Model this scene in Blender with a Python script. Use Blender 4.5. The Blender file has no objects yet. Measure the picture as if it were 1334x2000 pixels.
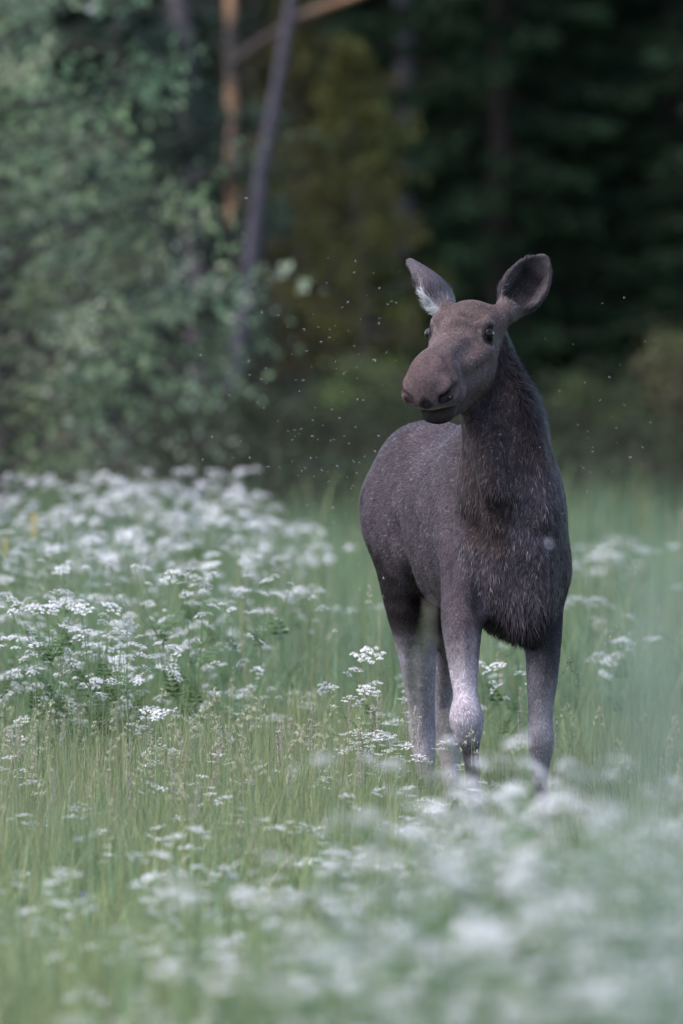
import bpy, math, random
import numpy as np
from mathutils import Vector, Matrix

# ------------------------------------------------------------------ camera, sky, sun, exposure
SC = bpy.context.scene
COL = SC.collection
CAM_D, CAM_H, FPX = 44.0, 2.50, 22000.0      # metres to the animal, lens height, focal length in photo pixels (2000 px tall)
HORIZON = 440.0
cam_data = bpy.data.cameras.new('camera')
cam = bpy.data.objects.new('camera', cam_data)
COL.objects.link(cam)
cam.location = (0.0, -CAM_D, CAM_H)
cam.rotation_euler = (math.radians(90) - math.atan((1000 - HORIZON) / FPX), 0, 0)
cam_data.sensor_fit = 'VERTICAL'
cam_data.sensor_height = 36.0
cam_data.sensor_width = 24.0
cam_data.lens = 36.0 * FPX / 2000.0
cam_data.clip_start = 0.5
cam_data.clip_end = 2000
cam_data.dof.use_dof = True
cam_data.dof.focus_distance = CAM_D - 0.45
cam_data.dof.aperture_fstop = 3.0
SC.camera = cam

SUN_EL, SUN_AZ = 58.0, -65.0      # azimuth measured from the camera's back (-Y) towards the left (-X)
world = bpy.data.worlds.new('World')
SC.world = world
world.use_nodes = True
wn = world.node_tree.nodes
wl = world.node_tree.links
bg = wn['Background']
sky = wn.new('ShaderNodeTexSky')
sky.sky_type = 'NISHITA'
sky.sun_disc = False
sky.sun_elevation = math.radians(SUN_EL)
sky.air_density = 1.0
sky.dust_density = 1.5
sky.ozone_density = 1.5
bg.inputs['Strength'].default_value = 0.12
wl.new(sky.outputs['Color'], bg.inputs['Color'])
sun_data = bpy.data.lights.new('sun', 'SUN')
sun_data.energy = 1.45
sun_data.angle = math.radians(60)
sun_data.color = (1.0, 0.92, 0.82)
sun = bpy.data.objects.new('sun', sun_data)
COL.objects.link(sun)
_el, _az = math.radians(SUN_EL), math.radians(SUN_AZ)
sdir = Vector((math.sin(_az) * math.cos(_el), -math.cos(_az) * math.cos(_el), math.sin(_el)))   # towards the sun
sun.rotation_euler = sdir.to_track_quat('Z', 'Y').to_euler()
sun.location = sdir * 60
sky.sun_rotation = math.atan2(sdir.x, sdir.y)
SC.view_settings.view_transform = 'Standard'
SC.view_settings.look = 'None'
SC.view_settings.gamma = 1.0
SC.view_settings.exposure = 2.3
SC.view_settings.use_curve_mapping = False
SC.render.engine = 'CYCLES'
SC.cycles.use_denoising = True
SC.cycles.max_bounces = 8
SC.cycles.diffuse_bounces = 4
SC.cycles.transparent_max_bounces = 8
SC.cycles.use_adaptive_sampling = False

rng = np.random.default_rng(11)
random.seed(11)
TEST = globals().get('TEST', '')


# ------------------------------------------------------------------ helpers
def ground(x, y):
    """height of the meadow: flat round the animal, rising slowly to the wood"""
    x = np.asarray(x, float); y = np.asarray(y, float)
    t = np.clip((y - 3) / 47.0, 0, 1)
    h = 0.06 * t * t * (3 - 2 * t)
    h = h + np.clip(y - 50, 0, 400) * 0.045
    h = h + 0.035 * np.sin(x * 0.9 + 1.3) * np.sin(y * 0.37 + 0.4) * np.clip((np.hypot(x, y * 0.5) - 1.5) / 3, 0, 1)
    return h


def P(px, py, y):
    """photo pixel -> world point at depth y behind (+) or before (-) the animal"""
    s = FPX / (CAM_D + y)
    return np.array([(px - 667.0) / s, y, CAM_H - (py - HORIZON) / s])


def norm(v):
    v = np.asarray(v, float)
    return v / max(np.linalg.norm(v), 1e-9)


def tri_mesh(name, V, F, col=None, smooth=False, mat=None):
    """mesh from numpy arrays; F is (n,3) or (n,4)"""
    V = np.ascontiguousarray(V, np.float32); F = np.ascontiguousarray(F, np.int32)
    me = bpy.data.meshes.new(name)
    k = F.shape[1]
    me.vertices.add(len(V)); me.vertices.foreach_set('co', V.ravel())
    me.loops.add(F.size); me.loops.foreach_set('vertex_index', F.ravel())
    me.polygons.add(len(F))
    me.polygons.foreach_set('loop_start', np.arange(0, F.size, k, dtype=np.int32))
    try:
        me.polygons.foreach_set('loop_total', np.full(len(F), k, np.int32))
    except Exception:
        pass
    if smooth:
        me.polygons.foreach_set('use_smooth', np.ones(len(F), bool))
    me.update(calc_edges=True)
    if col is not None:
        a = me.color_attributes.new('Col', 'FLOAT_COLOR', 'POINT')
        c = np.ones((len(V), 4), np.float32); c[:, :3] = col
        a.data.foreach_set('color', c.ravel())
    if mat is not None:
        me.materials.append(mat)
    return me


class MB:
    """collects pieces of one mesh"""
    def __init__(self):
        self.V, self.F, self.C, self.n = [], [], [], 0

    def add(self, V, F, c):
        V = np.asarray(V, float).reshape(-1, 3); F = np.asarray(F, int).reshape(-1, 3)
        self.V.append(V); self.F.append(F + self.n); self.n += len(V)
        self.C.append(np.broadcast_to(np.asarray(c, float), (len(V), 3)))

    def tube(self, pts, rad, c, sides=5):
        pts = np.asarray(pts, float); n = len(pts)
        rad = np.broadcast_to(np.asarray(rad, float), (n,))
        d = np.gradient(pts, axis=0)
        d /= np.linalg.norm(d, axis=1)[:, None] + 1e-9
        ref = np.array([0.31, 0.95, 0.05]) if abs(d[0, 2]) > 0.6 else np.array([0.0, 0.0, 1.0])
        u = np.cross(d, ref); u /= np.linalg.norm(u, axis=1)[:, None] + 1e-9
        v = np.cross(d, u)
        a = np.arange(sides) * 2 * math.pi / sides
        ring = pts[:, None, :] + rad[:, None, None] * (np.cos(a)[None, :, None] * u[:, None, :] + np.sin(a)[None, :, None] * v[:, None, :])
        F = []
        for i in range(n - 1):
            for j in range(sides):
                k = (j + 1) % sides
                p, q, r, s = i * sides + j, i * sides + k, (i + 1) * sides + k, (i + 1) * sides + j
                F += [(p, q, r), (p, r, s)]
        self.add(ring.reshape(-1, 3), F, c)

    def arrays(self):
        return np.concatenate(self.V), np.concatenate(self.F), np.concatenate(self.C)

    def mesh(self, name, mat, smooth=False):
        V, F, C = self.arrays()
        return tri_mesh(name, V, F, C, smooth, mat)


def link(name, data, parent=None, loc=None, rot=None, scale=None):
    o = bpy.data.objects.new(name, data)
    COL.objects.link(o)
    if parent is not None:
        o.parent = parent
    if loc is not None:
        o.location = loc
    if rot is not None:
        o.rotation_euler = rot
    if scale is not None:
        o.scale = scale if hasattr(scale, '__len__') else (scale,) * 3
    return o


def tag(o, label=None, cat=None, group=None, kind=None):
    if label: o['label'] = label
    if cat: o['category'] = cat
    if group: o['group'] = group
    if kind: o['kind'] = kind
    return o


# ------------------------------------------------------------------ materials
def mat_attr(name, rough=0.6, spec=0.3, transl=0.0, noise=0.0, nscale=30.0, sheen=0.0, bump=0.0):
    """surface colour from the 'Col' attribute, with fine procedural variation"""
    m = bpy.data.materials.new(name); m.use_nodes = True
    nt = m.node_tree; N = nt.nodes; L = nt.links
    bs = N['Principled BSDF']; out = N['Material Output']
    at = N.new('ShaderNodeAttribute'); at.attribute_name = 'Col'
    colsock = at.outputs['Color']
    if noise > 0:
        tc = N.new('ShaderNodeTexCoord')
        nz = N.new('ShaderNodeTexNoise'); nz.inputs['Scale'].default_value = nscale; nz.inputs['Detail'].default_value = 4
        L.new(tc.outputs['Object'], nz.inputs['Vector'])
        mr = N.new('ShaderNodeMapRange')
        mr.inputs['From Min'].default_value = 0.25; mr.inputs['From Max'].default_value = 0.75
        mr.inputs['To Min'].default_value = 1 - noise; mr.inputs['To Max'].default_value = 1 + noise
        L.new(nz.outputs['Fac'], mr.inputs['Value'])
        mx = N.new('ShaderNodeVectorMath'); mx.operation = 'SCALE'
        L.new(colsock, mx.inputs[0]); L.new(mr.outputs['Result'], mx.inputs['Scale'])
        colsock = mx.outputs['Vector']
        if bump > 0:
            bp = N.new('ShaderNodeBump'); bp.inputs['Strength'].default_value = bump; bp.inputs['Distance'].default_value = 0.01
            L.new(nz.outputs['Fac'], bp.inputs['Height']); L.new(bp.outputs['Normal'], bs.inputs['Normal'])
    L.new(colsock, bs.inputs['Base Color'])
    bs.inputs['Roughness'].default_value = rough
    bs.inputs['Specular IOR Level'].default_value = spec
    if sheen > 0:
        bs.inputs['Sheen Weight'].default_value = sheen
        bs.inputs['Sheen Roughness'].default_value = 0.5
    if transl > 0:
        tr = N.new('ShaderNodeBsdfTranslucent'); L.new(colsock, tr.inputs['Color'])
        ms = N.new('ShaderNodeMixShader'); ms.inputs['Fac'].default_value = transl
        L.new(bs.outputs['BSDF'], ms.inputs[1]); L.new(tr.outputs['BSDF'], ms.inputs[2])
        L.new(ms.outputs['Shader'], out.inputs['Surface'])
    return m


M_HIDE = mat_attr('hide', 0.9, 0.0, noise=0.35, nscale=90)
M_FUR = mat_attr('fur', 0.6, 0.08)
M_GRASS = mat_attr('grass_blade', 0.45, 0.3, transl=0.42)
M_STEM = mat_attr('plant_stem', 0.5, 0.3, transl=0.1)
M_PETAL = mat_attr('petal', 0.6, 0.2, transl=0.35)
M_LEAF = mat_attr('tree_leaf', 0.55, 0.12, transl=0.42)
M_BARK = mat_attr('bark', 0.9, 0.03, noise=0.35, nscale=14, bump=0.6)
M_NEEDLE = mat_attr('needle_foliage', 0.7, 0.03, transl=0.1)
M_GNAT = mat_attr('insect', 0.4, 0.4, transl=0.2)


def mat_eye():
    m = bpy.data.materials.new('eye'); m.use_nodes = True
    b = m.node_tree.nodes['Principled BSDF']
    b.inputs['Base Color'].default_value = (0.004, 0.003, 0.003, 1)
    b.inputs['Roughness'].default_value = 0.10
    b.inputs['Specular IOR Level'].default_value = 0.16
    return m


def mat_ground():
    m = bpy.data.materials.new('meadow_soil'); m.use_nodes = True
    nt = m.node_tree; N = nt.nodes; L = nt.links; b = N['Principled BSDF']
    geo = N.new('ShaderNodeNewGeometry')
    nz = N.new('ShaderNodeTexNoise'); nz.inputs['Scale'].default_value = 1.7; nz.inputs['Detail'].default_value = 8
    L.new(geo.outputs['Position'], nz.inputs['Vector'])
    r = N.new('ShaderNodeValToRGB')
    r.color_ramp.elements[0].position = 0.35; r.color_ramp.elements[0].color = (0.035, 0.045, 0.018, 1)
    r.color_ramp.elements[1].position = 0.7; r.color_ramp.elements[1].color = (0.07, 0.09, 0.03, 1)
    L.new(nz.outputs['Fac'], r.inputs['Fac'])
    # needle litter under the trees
    sp = N.new('ShaderNodeSeparateXYZ'); L.new(geo.outputs['Position'], sp.inputs['Vector'])
    mr = N.new('ShaderNodeMapRange'); mr.inputs['From Min'].default_value = 34; mr.inputs['From Max'].default_value = 42
    L.new(sp.outputs['Y'], mr.inputs['Value'])
    mx = N.new('ShaderNodeMix'); mx.data_type = 'RGBA'
    L.new(mr.outputs['Result'], mx.inputs['Factor']); L.new(r.outputs['Color'], mx.inputs['A'])
    mx.inputs['B'].default_value = (0.045, 0.033, 0.022, 1)
    L.new(mx.outputs['Result'], b.inputs['Base Color'])
    b.inputs['Roughness'].default_value = 0.95
    bp = N.new('ShaderNodeBump'); bp.inputs['Strength'].default_value = 0.5; L.new(nz.outputs['Fac'], bp.inputs['Height'])
    L.new(bp.outputs['Normal'], b.inputs['Normal'])
    return m


# ------------------------------------------------------------------ ground
def build_ground():
    ys = np.concatenate([np.linspace(-120, -46, 12), np.linspace(-44, 70, 90), np.linspace(75, 600, 30)])
    xs = np.concatenate([np.linspace(-400, -24, 12), np.linspace(-20, 20, 60), np.linspace(24, 400, 12)])
    X, Y = np.meshgrid(xs, ys)
    Z = ground(X, Y)
    V = np.stack([X, Y, Z], -1).reshape(-1, 3)
    nx = len(xs); i, j = np.meshgrid(np.arange(len(ys) - 1), np.arange(nx - 1), indexing='ij')
    q = (i * nx + j).ravel()
    F = np.stack([q, q + 1, q + nx + 1, q + nx], -1)
    o = link('ground', tri_mesh('ground', V, F, smooth=True, mat=mat_ground()))
    tag(o, 'grassy meadow ground rising gently to the wood', 'ground', kind='structure')


# ------------------------------------------------------------------ moose: one implicit surface, meshed with surface nets
def spline_nodes(nodes, m=3):
    A = np.array([list(n[0]) + [n[1], n[2]] for n in nodes], float)
    A = np.vstack([2 * A[0] - A[1], A, 2 * A[-1] - A[-2]])
    out = []
    for i in range(1, len(A) - 2):
        for j in range(m):
            t = j / m
            a, b, c, d = A[i - 1], A[i], A[i + 1], A[i + 2]
            out.append(.5 * (2 * b + (c - a) * t + (2 * a - 5 * b + 4 * c - d) * t * t + (3 * b - a - 3 * c + d) * t ** 3))
    out.append(A[-2])
    return [(q[:3], max(q[3], .003), max(q[4], .003)) for q in out]


class Field:
    def __init__(self, lo, hi, h):
        self.lo = np.array(lo, float); self.h = h
        self.n = np.ceil((np.array(hi) - self.lo) / h).astype(int) + 1
        self.F = np.full(self.n, 1.0, np.float32)
        self.R = np.zeros(self.n, np.uint8)

    def window(self, lo, hi):
        a = np.clip(np.floor((lo - self.lo) / self.h).astype(int), 0, self.n)
        b = np.clip(np.ceil((hi - self.lo) / self.h).astype(int) + 1, 0, self.n)
        sl = tuple(slice(i, j) for i, j in zip(a, b))
        ax = [(self.lo[k] + self.h * np.arange(a[k], b[k])).astype(np.float32) for k in range(3)]
        return sl, ax

    @staticmethod
    def _ecap(ax, p0, p1, r0, r1, side, cap):
        p0 = np.asarray(p0, np.float32); p1 = np.asarray(p1, np.float32)
        d = p1 - p0; L = float(np.linalg.norm(d)); d = d / max(L, 1e-6)
        u = np.asarray(side, np.float32); u = u - d * np.dot(u, d); u = u / np.linalg.norm(u)
        v = np.cross(d, u)
        X = (ax[0] - p0[0])[:, None, None]; Y = (ax[1] - p0[1])[None, :, None]; Z = (ax[2] - p0[2])[None, None, :]
        t = X * d[0] + Y * d[1] + Z * d[2]
        qu = X * u[0] + Y * u[1] + Z * u[2]
        qv = X * v[0] + Y * v[1] + Z * v[2]
        h = np.clip(t / max(L, 1e-6), 0, 1)
        al = t - h * L
        a = r0[0] + (r1[0] - r0[0]) * h; b = r0[1] + (r1[1] - r0[1]) * h
        c = np.minimum(a, b) * cap
        A = (qu / a) ** 2; B = (qv / b) ** 2; C = (al / c) ** 2
        k0 = np.sqrt(A + B + C); k1 = np.sqrt(A / a ** 2 + B / b ** 2 + C / c ** 2) + 1e-6
        return k0 * (k0 - 1) / k1

    def chain(self, nodes, side, k=0.03, reg=0, cap=1.0, sub=False, kin=0.012):
        """nodes: (point, half width along side, half depth)"""
        if len(nodes) > 2 and sub is False:
            nodes = spline_nodes(nodes)
        pts = np.array([n[0] for n in nodes]); rm = max(max(n[1], n[2]) for n in nodes) * max(1.0, cap)
        mg = rm + k + 4 * self.h
        sl, ax = self.window(pts.min(0) - mg, pts.max(0) + mg)
        D = np.full([len(q) for q in ax], 1.0, np.float32)
        for n0, n1 in zip(nodes[:-1], nodes[1:]):
            rr = max(n0[1], n0[2], n1[1], n1[2]) * max(1.0, cap) + max(k, kin) + 3 * self.h
            lo = np.minimum(n0[0], n1[0]) - rr; hi = np.maximum(n0[0], n1[0]) + rr
            w = tuple(slice(int(np.searchsorted(q, l)), int(np.searchsorted(q, u))) for q, l, u in zip(ax, lo, hi))
            d = self._ecap([q[c] for q, c in zip(ax, w)], n0[0], n1[0], n0[1:3], n1[1:3], side, cap)
            E = D[w]
            hh = np.maximum(kin - np.abs(E - d), 0) / kin
            D[w] = np.minimum(E, d) - hh * hh * kin * 0.25
        self._merge(sl, D, k, reg, sub)

    def ell(self, c, r, axes=None, k=0.03, reg=0, sub=False):
        c = np.asarray(c, np.float32)
        axes = np.eye(3) if axes is None else np.asarray(axes, float)
        mg = max(r) + k + 4 * self.h
        sl, ax = self.window(c - mg, c + mg)
        X = (ax[0] - c[0])[:, None, None]; Y = (ax[1] - c[1])[None, :, None]; Z = (ax[2] - c[2])[None, None, :]
        s0 = 0; s1 = 0
        for i in range(3):
            q = X * np.float32(axes[i][0]) + Y * np.float32(axes[i][1]) + Z * np.float32(axes[i][2])
            s0 = s0 + (q / r[i]) ** 2; s1 = s1 + (q / r[i] ** 2) ** 2
        k0 = np.sqrt(s0); k1 = np.sqrt(s1) + 1e-6
        self._merge(sl, k0 * (k0 - 1) / k1, k, reg, sub)

    def _merge(self, sl, D, k, reg, sub):
        A = self.F[sl]
        if sub:
            D = -D
            hh = np.maximum(k - np.abs(A - D), 0) / k
            self.F[sl] = np.maximum(A, D) + hh * hh * k * 0.25
        else:
            if reg is not None:
                self.R[sl][D < A] = reg
            hh = np.maximum(k - np.abs(A - D), 0) / k
            self.F[sl] = np.minimum(A, D) - hh * hh * k * 0.25

    def mesh(self):
        F = self.F; h = self.h
        S = F < 0
        n = self.n - 1
        cnt = np.zeros(n, np.uint8)
        for i in (0, 1):
            for j in (0, 1):
                for k in (0, 1):
                    cnt += S[i:i + n[0], j:j + n[1], k:k + n[2]]
        act = (cnt > 0) & (cnt < 8)
        cells = np.argwhere(act)
        idx = np.full(n, -1, np.int32); idx[act] = np.arange(len(cells))
        corner = {}
        for i in (0, 1):
            for j in (0, 1):
                for k in (0, 1):
                    corner[i, j, k] = F[cells[:, 0] + i, cells[:, 1] + j, cells[:, 2] + k]
        acc = np.zeros((len(cells), 3)); num = np.zeros(len(cells))
        for a in range(3):
            o1, o2 = [b for b in range(3) if b != a]
            for i in (0, 1):
                for j in (0, 1):
                    c0 = [0, 0, 0]; c0[o1] = i; c0[o2] = j; c1 = list(c0); c1[a] = 1
                    f0 = corner[tuple(c0)]; f1 = corner[tuple(c1)]
                    m = (f0 < 0) != (f1 < 0)
                    t = np.where(m, f0 / np.where(m, f0 - f1, 1), 0)
                    p = np.zeros((len(cells), 3)); p[:, o1] = i; p[:, o2] = j; p[:, a] = t
                    acc[m] += p[m]; num[m] += 1
        V = self.lo + h * (cells + acc / num[:, None])
        quads = []
        for a in range(3):
            o1, o2 = (a + 1) % 3, (a + 2) % 3
            sa = [slice(None)] * 3; sb = [slice(None)] * 3
            sa[a] = slice(0, -1); sb[a] = slice(1, None)
            ed = np.argwhere(S[tuple(sa)] != S[tuple(sb)])
            ok = (ed[:, o1] > 0) & (ed[:, o2] > 0) & (ed[:, o1] < n[o1]) & (ed[:, o2] < n[o2])
            ed = ed[ok]
            inside = S[ed[:, 0], ed[:, 1], ed[:, 2]]
            def at(d1, d2):
                e = ed.copy(); e[:, o1] -= d1; e[:, o2] -= d2
                return idx[e[:, 0], e[:, 1], e[:, 2]]
            q = np.stack([at(1, 1), at(0, 1), at(0, 0), at(1, 0)], -1)
            q[~inside] = q[~inside][:, ::-1]
            quads.append(q)
        Q = np.concatenate(quads)
        Q = Q[(Q >= 0).all(1)]
        reg = self.R[cells[:, 0], cells[:, 1], cells[:, 2]]
        return V, Q, reg


def vnormals(V, Q):
    n = np.cross(V[Q[:, 2]] - V[Q[:, 0]], V[Q[:, 3]] - V[Q[:, 1]])
    N = np.zeros_like(V)
    for i in range(4):
        np.add.at(N, Q[:, i], n)
    return N / (np.linalg.norm(N, axis=1)[:, None] + 1e-12)


def smooth_attr(A, Q, it):
    E = np.concatenate([Q[:, [0, 1]], Q[:, [1, 2]], Q[:, [2, 3]], Q[:, [3, 0]]])
    deg = np.bincount(E[:, 0], minlength=len(A)) + np.bincount(E[:, 1], minlength=len(A)) + 1.0
    for _ in range(it):
        S = A.copy()
        for c in range(A.shape[1]):
            S[:, c] += np.bincount(E[:, 0], A[E[:, 1], c], len(A)) + np.bincount(E[:, 1], A[E[:, 0], c], len(A))
        A = S / deg[:, None]
    return A


def sstep(a, b, x):
    t = np.clip((x - a) / (b - a), 0, 1)
    return t * t * (3 - 2 * t)


def build_moose(voxel=0.007):
    TORSO, NECK, HEAD, EARL, EARR, FORE, HIND, HOOF = range(8)
    fd = Field((-0.02, -1.15, -0.02), (1.0, 1.65, 2.52), voxel)
    # --- trunk: stations along the body axis
    fw = norm([0.26, -0.966, 0]); lf = np.array([-fw[1], fw[0], 0])      # forward, animal's left (viewer's right)
    C = np.array([0.50, 0.48, 0])
    def B(t, l, z):
        return C + fw * t + lf * l + np.array([0, 0, z])
    st = [(-0.90, 1.42, .10, .15), (-0.74, 1.385, .22, .27), (-0.50, 1.355, .250, .325), (-0.14, 1.32, .230, .345),
          (0.20, 1.305, .232, .375), (0.50, 1.335, .212, .39), (0.74, 1.33, .175, .32), (0.88, 1.30, .12, .22)]
    fd.chain([(B(t, 0, z), a, b) for t, z, a, b in st], lf, k=0.02, reg=TORSO, cap=0.8, kin=0.02)
    fd.ell(B(0.36, 0, 1.62), (.30, .12, .15), [fw, lf, (0, 0, 1)], k=.12, reg=TORSO)               # withers
    fd.ell(B(-0.55, 0, 1.58), (.26, .16, .13), [fw, lf, (0, 0, 1)], k=.10, reg=TORSO)              # croup
    for s in (-1, 1):
        fd.ell(B(0.52, s * .150, 1.29), (.22, .080, .32), [fw, lf, (0, 0, 1)], k=.05, reg=TORSO)   # shoulder blade
        fd.ell(B(0.70, s * .115, 1.16), (.15, .100, .15), [fw, lf, (0, 0, 1)], k=.06, reg=TORSO)   # point of shoulder
        fd.ell(B(-0.80, s * .09, 1.32), (.14, .11, .20), [fw, lf, (0, 0, 1)], k=.08, reg=TORSO)    # buttock
    fd.ell(B(0.80, 0.0, 1.10), (.13, .12, .20), [fw, lf, (0, 0, 1)], k=.08, reg=TORSO)             # breast
    fd.ell(B(0.62, 0.0, 1.00), (.22, .085, .10), [fw, lf, (0, 0, 1)], k=.06, reg=TORSO)            # brisket
    fd.chain([(B(-.92, 0, 1.46), .035, .03), (B(-.985, 0, 1.37), .02, .02)], lf, k=.03, reg=TORSO)  # tail

    # --- fore legs
    def leg(nodes, side, reg, k=.05):
        fd.chain([(np.asarray(p), a, b) for p, a, b in nodes], side, k=k, reg=reg, kin=.006)
    L1 = [(P(1040, 1090, -.06), .080, .12), (P(1056, 1185, -.17), .084, .10), (P(1061, 1250, -.21), .072, .082), (P(1059, 1330, -.23), .060, .062),
          (P(1056, 1395, -.24), .047, .05), (P(1057, 1440, -.25), .051, .053), (P(1057, 1468, -.25), .045, .047),
          (P(1056, 1510, -.24), .032, .034), (P(1056, 1580, -.23), .028, .031), (P(1056, 1628, -.23), .036, .038)]
    leg(L1, (1, 0, 0), FORE, .05)
    leg([(P(1056, 1628, -.23), .035, .037), (P(1055, 1662, -.27), .034, .036)], (1, 0, 0), HOOF, .02)
    L2 = [(P(905, 1085, -.12), .075, .12), (P(903, 1185, -.27), .083, .10), (P(903, 1250, -.38), .071, .080), (P(907, 1320, -.44), .053, .060),
          (P(909, 1362, -.48), .046, .050), (P(911, 1400, -.50), .067, .062), (P(914, 1428, -.50), .056, .054),
          (P(919, 1466, -.47), .034, .036), (P(924, 1520, -.40), .028, .032), (P(928, 1575, -.31), .027, .031), (P(931, 1600, -.27), .035, .038)]
    leg(L2, (1, 0, 0), FORE, .09)
    leg([(P(931, 1600, -.27), .034, .037), (P(930, 1628, -.27), .034, .036)], (1, 0, 0), HOOF, .02)
    # --- hind legs
    H1 = [(P(778, 985, 1.10), .140, .22), (P(790, 1085, 1.02), .122, .21), (P(800, 1170, 1.02), .104, .165), (P(812, 1250, 1.08), .084, .110),
          (P(819, 1320, 1.16), .065, .076), (P(824, 1385, 1.25), .053, .062), (P(825, 1432, 1.30), .053, .066), (P(829, 1475, 1.29), .045, .052),
          (P(834, 1535, 1.25), .032, .036), (P(840, 1590, 1.21), .029, .034), (P(843, 1622, 1.19), .036, .039)]
    leg(H1, (1, 0, 0), HIND, .06)
    leg([(P(843, 1622, 1.19), .035, .038), (P(845, 1648, 1.15), .035, .037)], (1, 0, 0), HOOF, .02)
    fd.ell(P(823, 1400, 1.345), (.022, .028, .06), k=.03, reg=HIND)        # point of hock
    H2 = [(P(905, 1000, 1.0), .12, .22), (P(905, 1090, 1.0), .11, .20), (P(893, 1180, 1.10), .09, .14), (P(878, 1260, 1.28), .064, .09),
          (P(868, 1330, 1.42), .050, .062), (P(869, 1400, 1.53), .046, .060), (P(876, 1445, 1.58), .050, .064), (P(880, 1485, 1.56), .042, .05),
          (P(881, 1540, 1.50), .030, .035), (P(881, 1590, 1.45), .029, .034), (P(881, 1612, 1.43), .036, .039)]
    leg(H2, (1, 0, 0), HIND, .06)
    leg([(P(881, 1612, 1.43), .035, .038), (P(880, 1638, 1.39), .035, .037)], (1, 0, 0), HOOF, .02)

    # --- cloven hooves: two claws each
    def hoof(p, fwd, tilt=0.0, down=.075):
        fwd = norm(fwd); sd = norm(np.cross([0, 0, 1], fwd))
        for s in (-1, 1):
            a = np.asarray(p) + sd * s * .020 + np.array([0, 0, .0])
            b = a + fwd * .075 * math.cos(tilt) + np.array([0, 0, -down - .075 * math.sin(tilt)])
            fd.chain([(a, .024, .034), (b, .019, .022)], sd, k=.008, reg=HOOF)
        for s in (-1, 1):
            a = np.asarray(p) - fwd * .035 + sd * s * .024 + np.array([0, 0, .01])
            fd.chain([(a, .012, .014), (a - fwd * .02 + np.array([0, 0, -.035]), .009, .010)], sd, k=.01, reg=HOOF)
    def gz(p): return float(ground(p[0], p[1]))
    p = P(1055, 1662, -.27); hoof(p, (0.1, -1, 0), down=p[2] - gz(p) - .022)
    p = P(930, 1628, -.27); hoof(p, (-0.05, -.5, 0), tilt=0.9, down=.05)
    p = P(845, 1648, 1.15); hoof(p, (0.15, -1, 0), down=max(.03, p[2] - gz(p) - .022))
    p = P(880, 1638, 1.39); hoof(p, (0.1, -1, 0), down=max(.03, p[2] - gz(p) - .022))

    # --- neck
    nk = [(P(996, 1010, -.14), .185, .32), (P(993, 940, -.20), .178, .28), (P(987, 870, -.24), .164, .225), (P(974, 800, -.26), .146, .185),
          (P(956, 740, -.27), .115, .155), (P(943, 680, -.25), .094, .130), (P(936, 640, -.25), .084, .10)]
    fd.chain(nk, (1, 0, 0), k=.06, reg=NECK, kin=.015)
    fd.chain([(P(1018, 780, -.08), .05, .08), (P(1035, 850, .05), .06, .10), (P(1030, 900, .15), .08, .12)], (1, 0, 0), k=.08, reg=NECK)   # crest
    # throat ridge
    fd.chain([(P(925, 815, -.42), .035, .05), (P(945, 880, -.47), .04, .05), (P(965, 960, -.50), .05, .05)], (1, 0, 0), k=.07, reg=NECK)

    # --- head
    yaw, pit, roll, hs = math.radians(17), math.radians(14), math.radians(0), 1.12
    F_ = np.array([-math.sin(yaw) * math.cos(pit), -math.cos(yaw) * math.cos(pit), -math.sin(pit)])
    Lh = norm(np.cross([0, 0, 1], F_)); Uh = np.cross(F_, Lh)
    Lr = Lh * math.cos(roll) + Uh * math.sin(roll); Ur = np.cross(F_, Lr)
    O = P(922, 646, -.30)
    def H(x, y, z):
        return O + hs * (F_ * x + Lr * y + Ur * z)
    HA = [F_, Lr, Ur]
    hd = [(-.03, -.005, .085, .080), (.05, -.008, .104, .104), (.14, -.028, .108, .112), (.24, -.045, .092, .104), (.34, -.055, .078, .092),
          (.43, -.058, .074, .086), (.50, -.060, .078, .082)]
    fd.chain([(H(x, 0, z), a * hs, b * hs) for x, z, a, b in hd], Lr, k=.03, reg=HEAD, kin=.012, cap=.75)
    def he(c, r, k=.03, sub=False, axes=None):
        fd.ell(H(*c), tuple(hs * q for q in r), HA if axes is None else axes, k=k, reg=HEAD, sub=sub)
    he((.02, 0, .064), (.075, .066, .040), .05)            # poll
    he((.115, 0, .070), (.09, .05, .022), .05)             # forehead ridge
    he((.36, 0, .012), (.15, .046, .030), .05)             # bridge of nose
    for s in (-1, 1):
        he((.105, s * .076, .062), (.060, .034, .026), .03)   # brow
        he((.150, s * .092, .026), (.036, .024, .030), .02)   # eye bulge
        he((.09, s * .060, -.110), (.120, .050, .095), .05)   # cheek
        he((.22, s * .060, -.095), (.10, .038, .060), .05)
        he((.33, s * .052, -.100), (.08, .032, .040), .04)
    # lower jaw and chin
    jw = [(.02, -.140, .080, .07), (.14, -.172, .066, .058), (.28, -.172, .054, .050), (.38, -.168, .050, .042), (.455, -.166, .052, .038)]
    fd.chain([(H(x, 0, z), a * hs, b * hs) for x, z, a, b in jw], Lr, k=.05, reg=HEAD, kin=.012)
    he((.480, 0, -.168), (.048, .056, .034), .03)
    # big overhanging nose
    he((.505, 0, -.050), (.105, .090, .083), .022)
    he((.470, 0, -.005), (.10, .066, .050), .05)
    he((.555, 0, -.090), (.055, .078, .046), .03)
    for s in (-1, 1):
        he((.545, s * .066, -.070), (.055, .036, .050), .025)  # nostril wing
        he((.475, s * .068, -.105), (.075, .030, .030), .025)  # hanging upper lip
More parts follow.
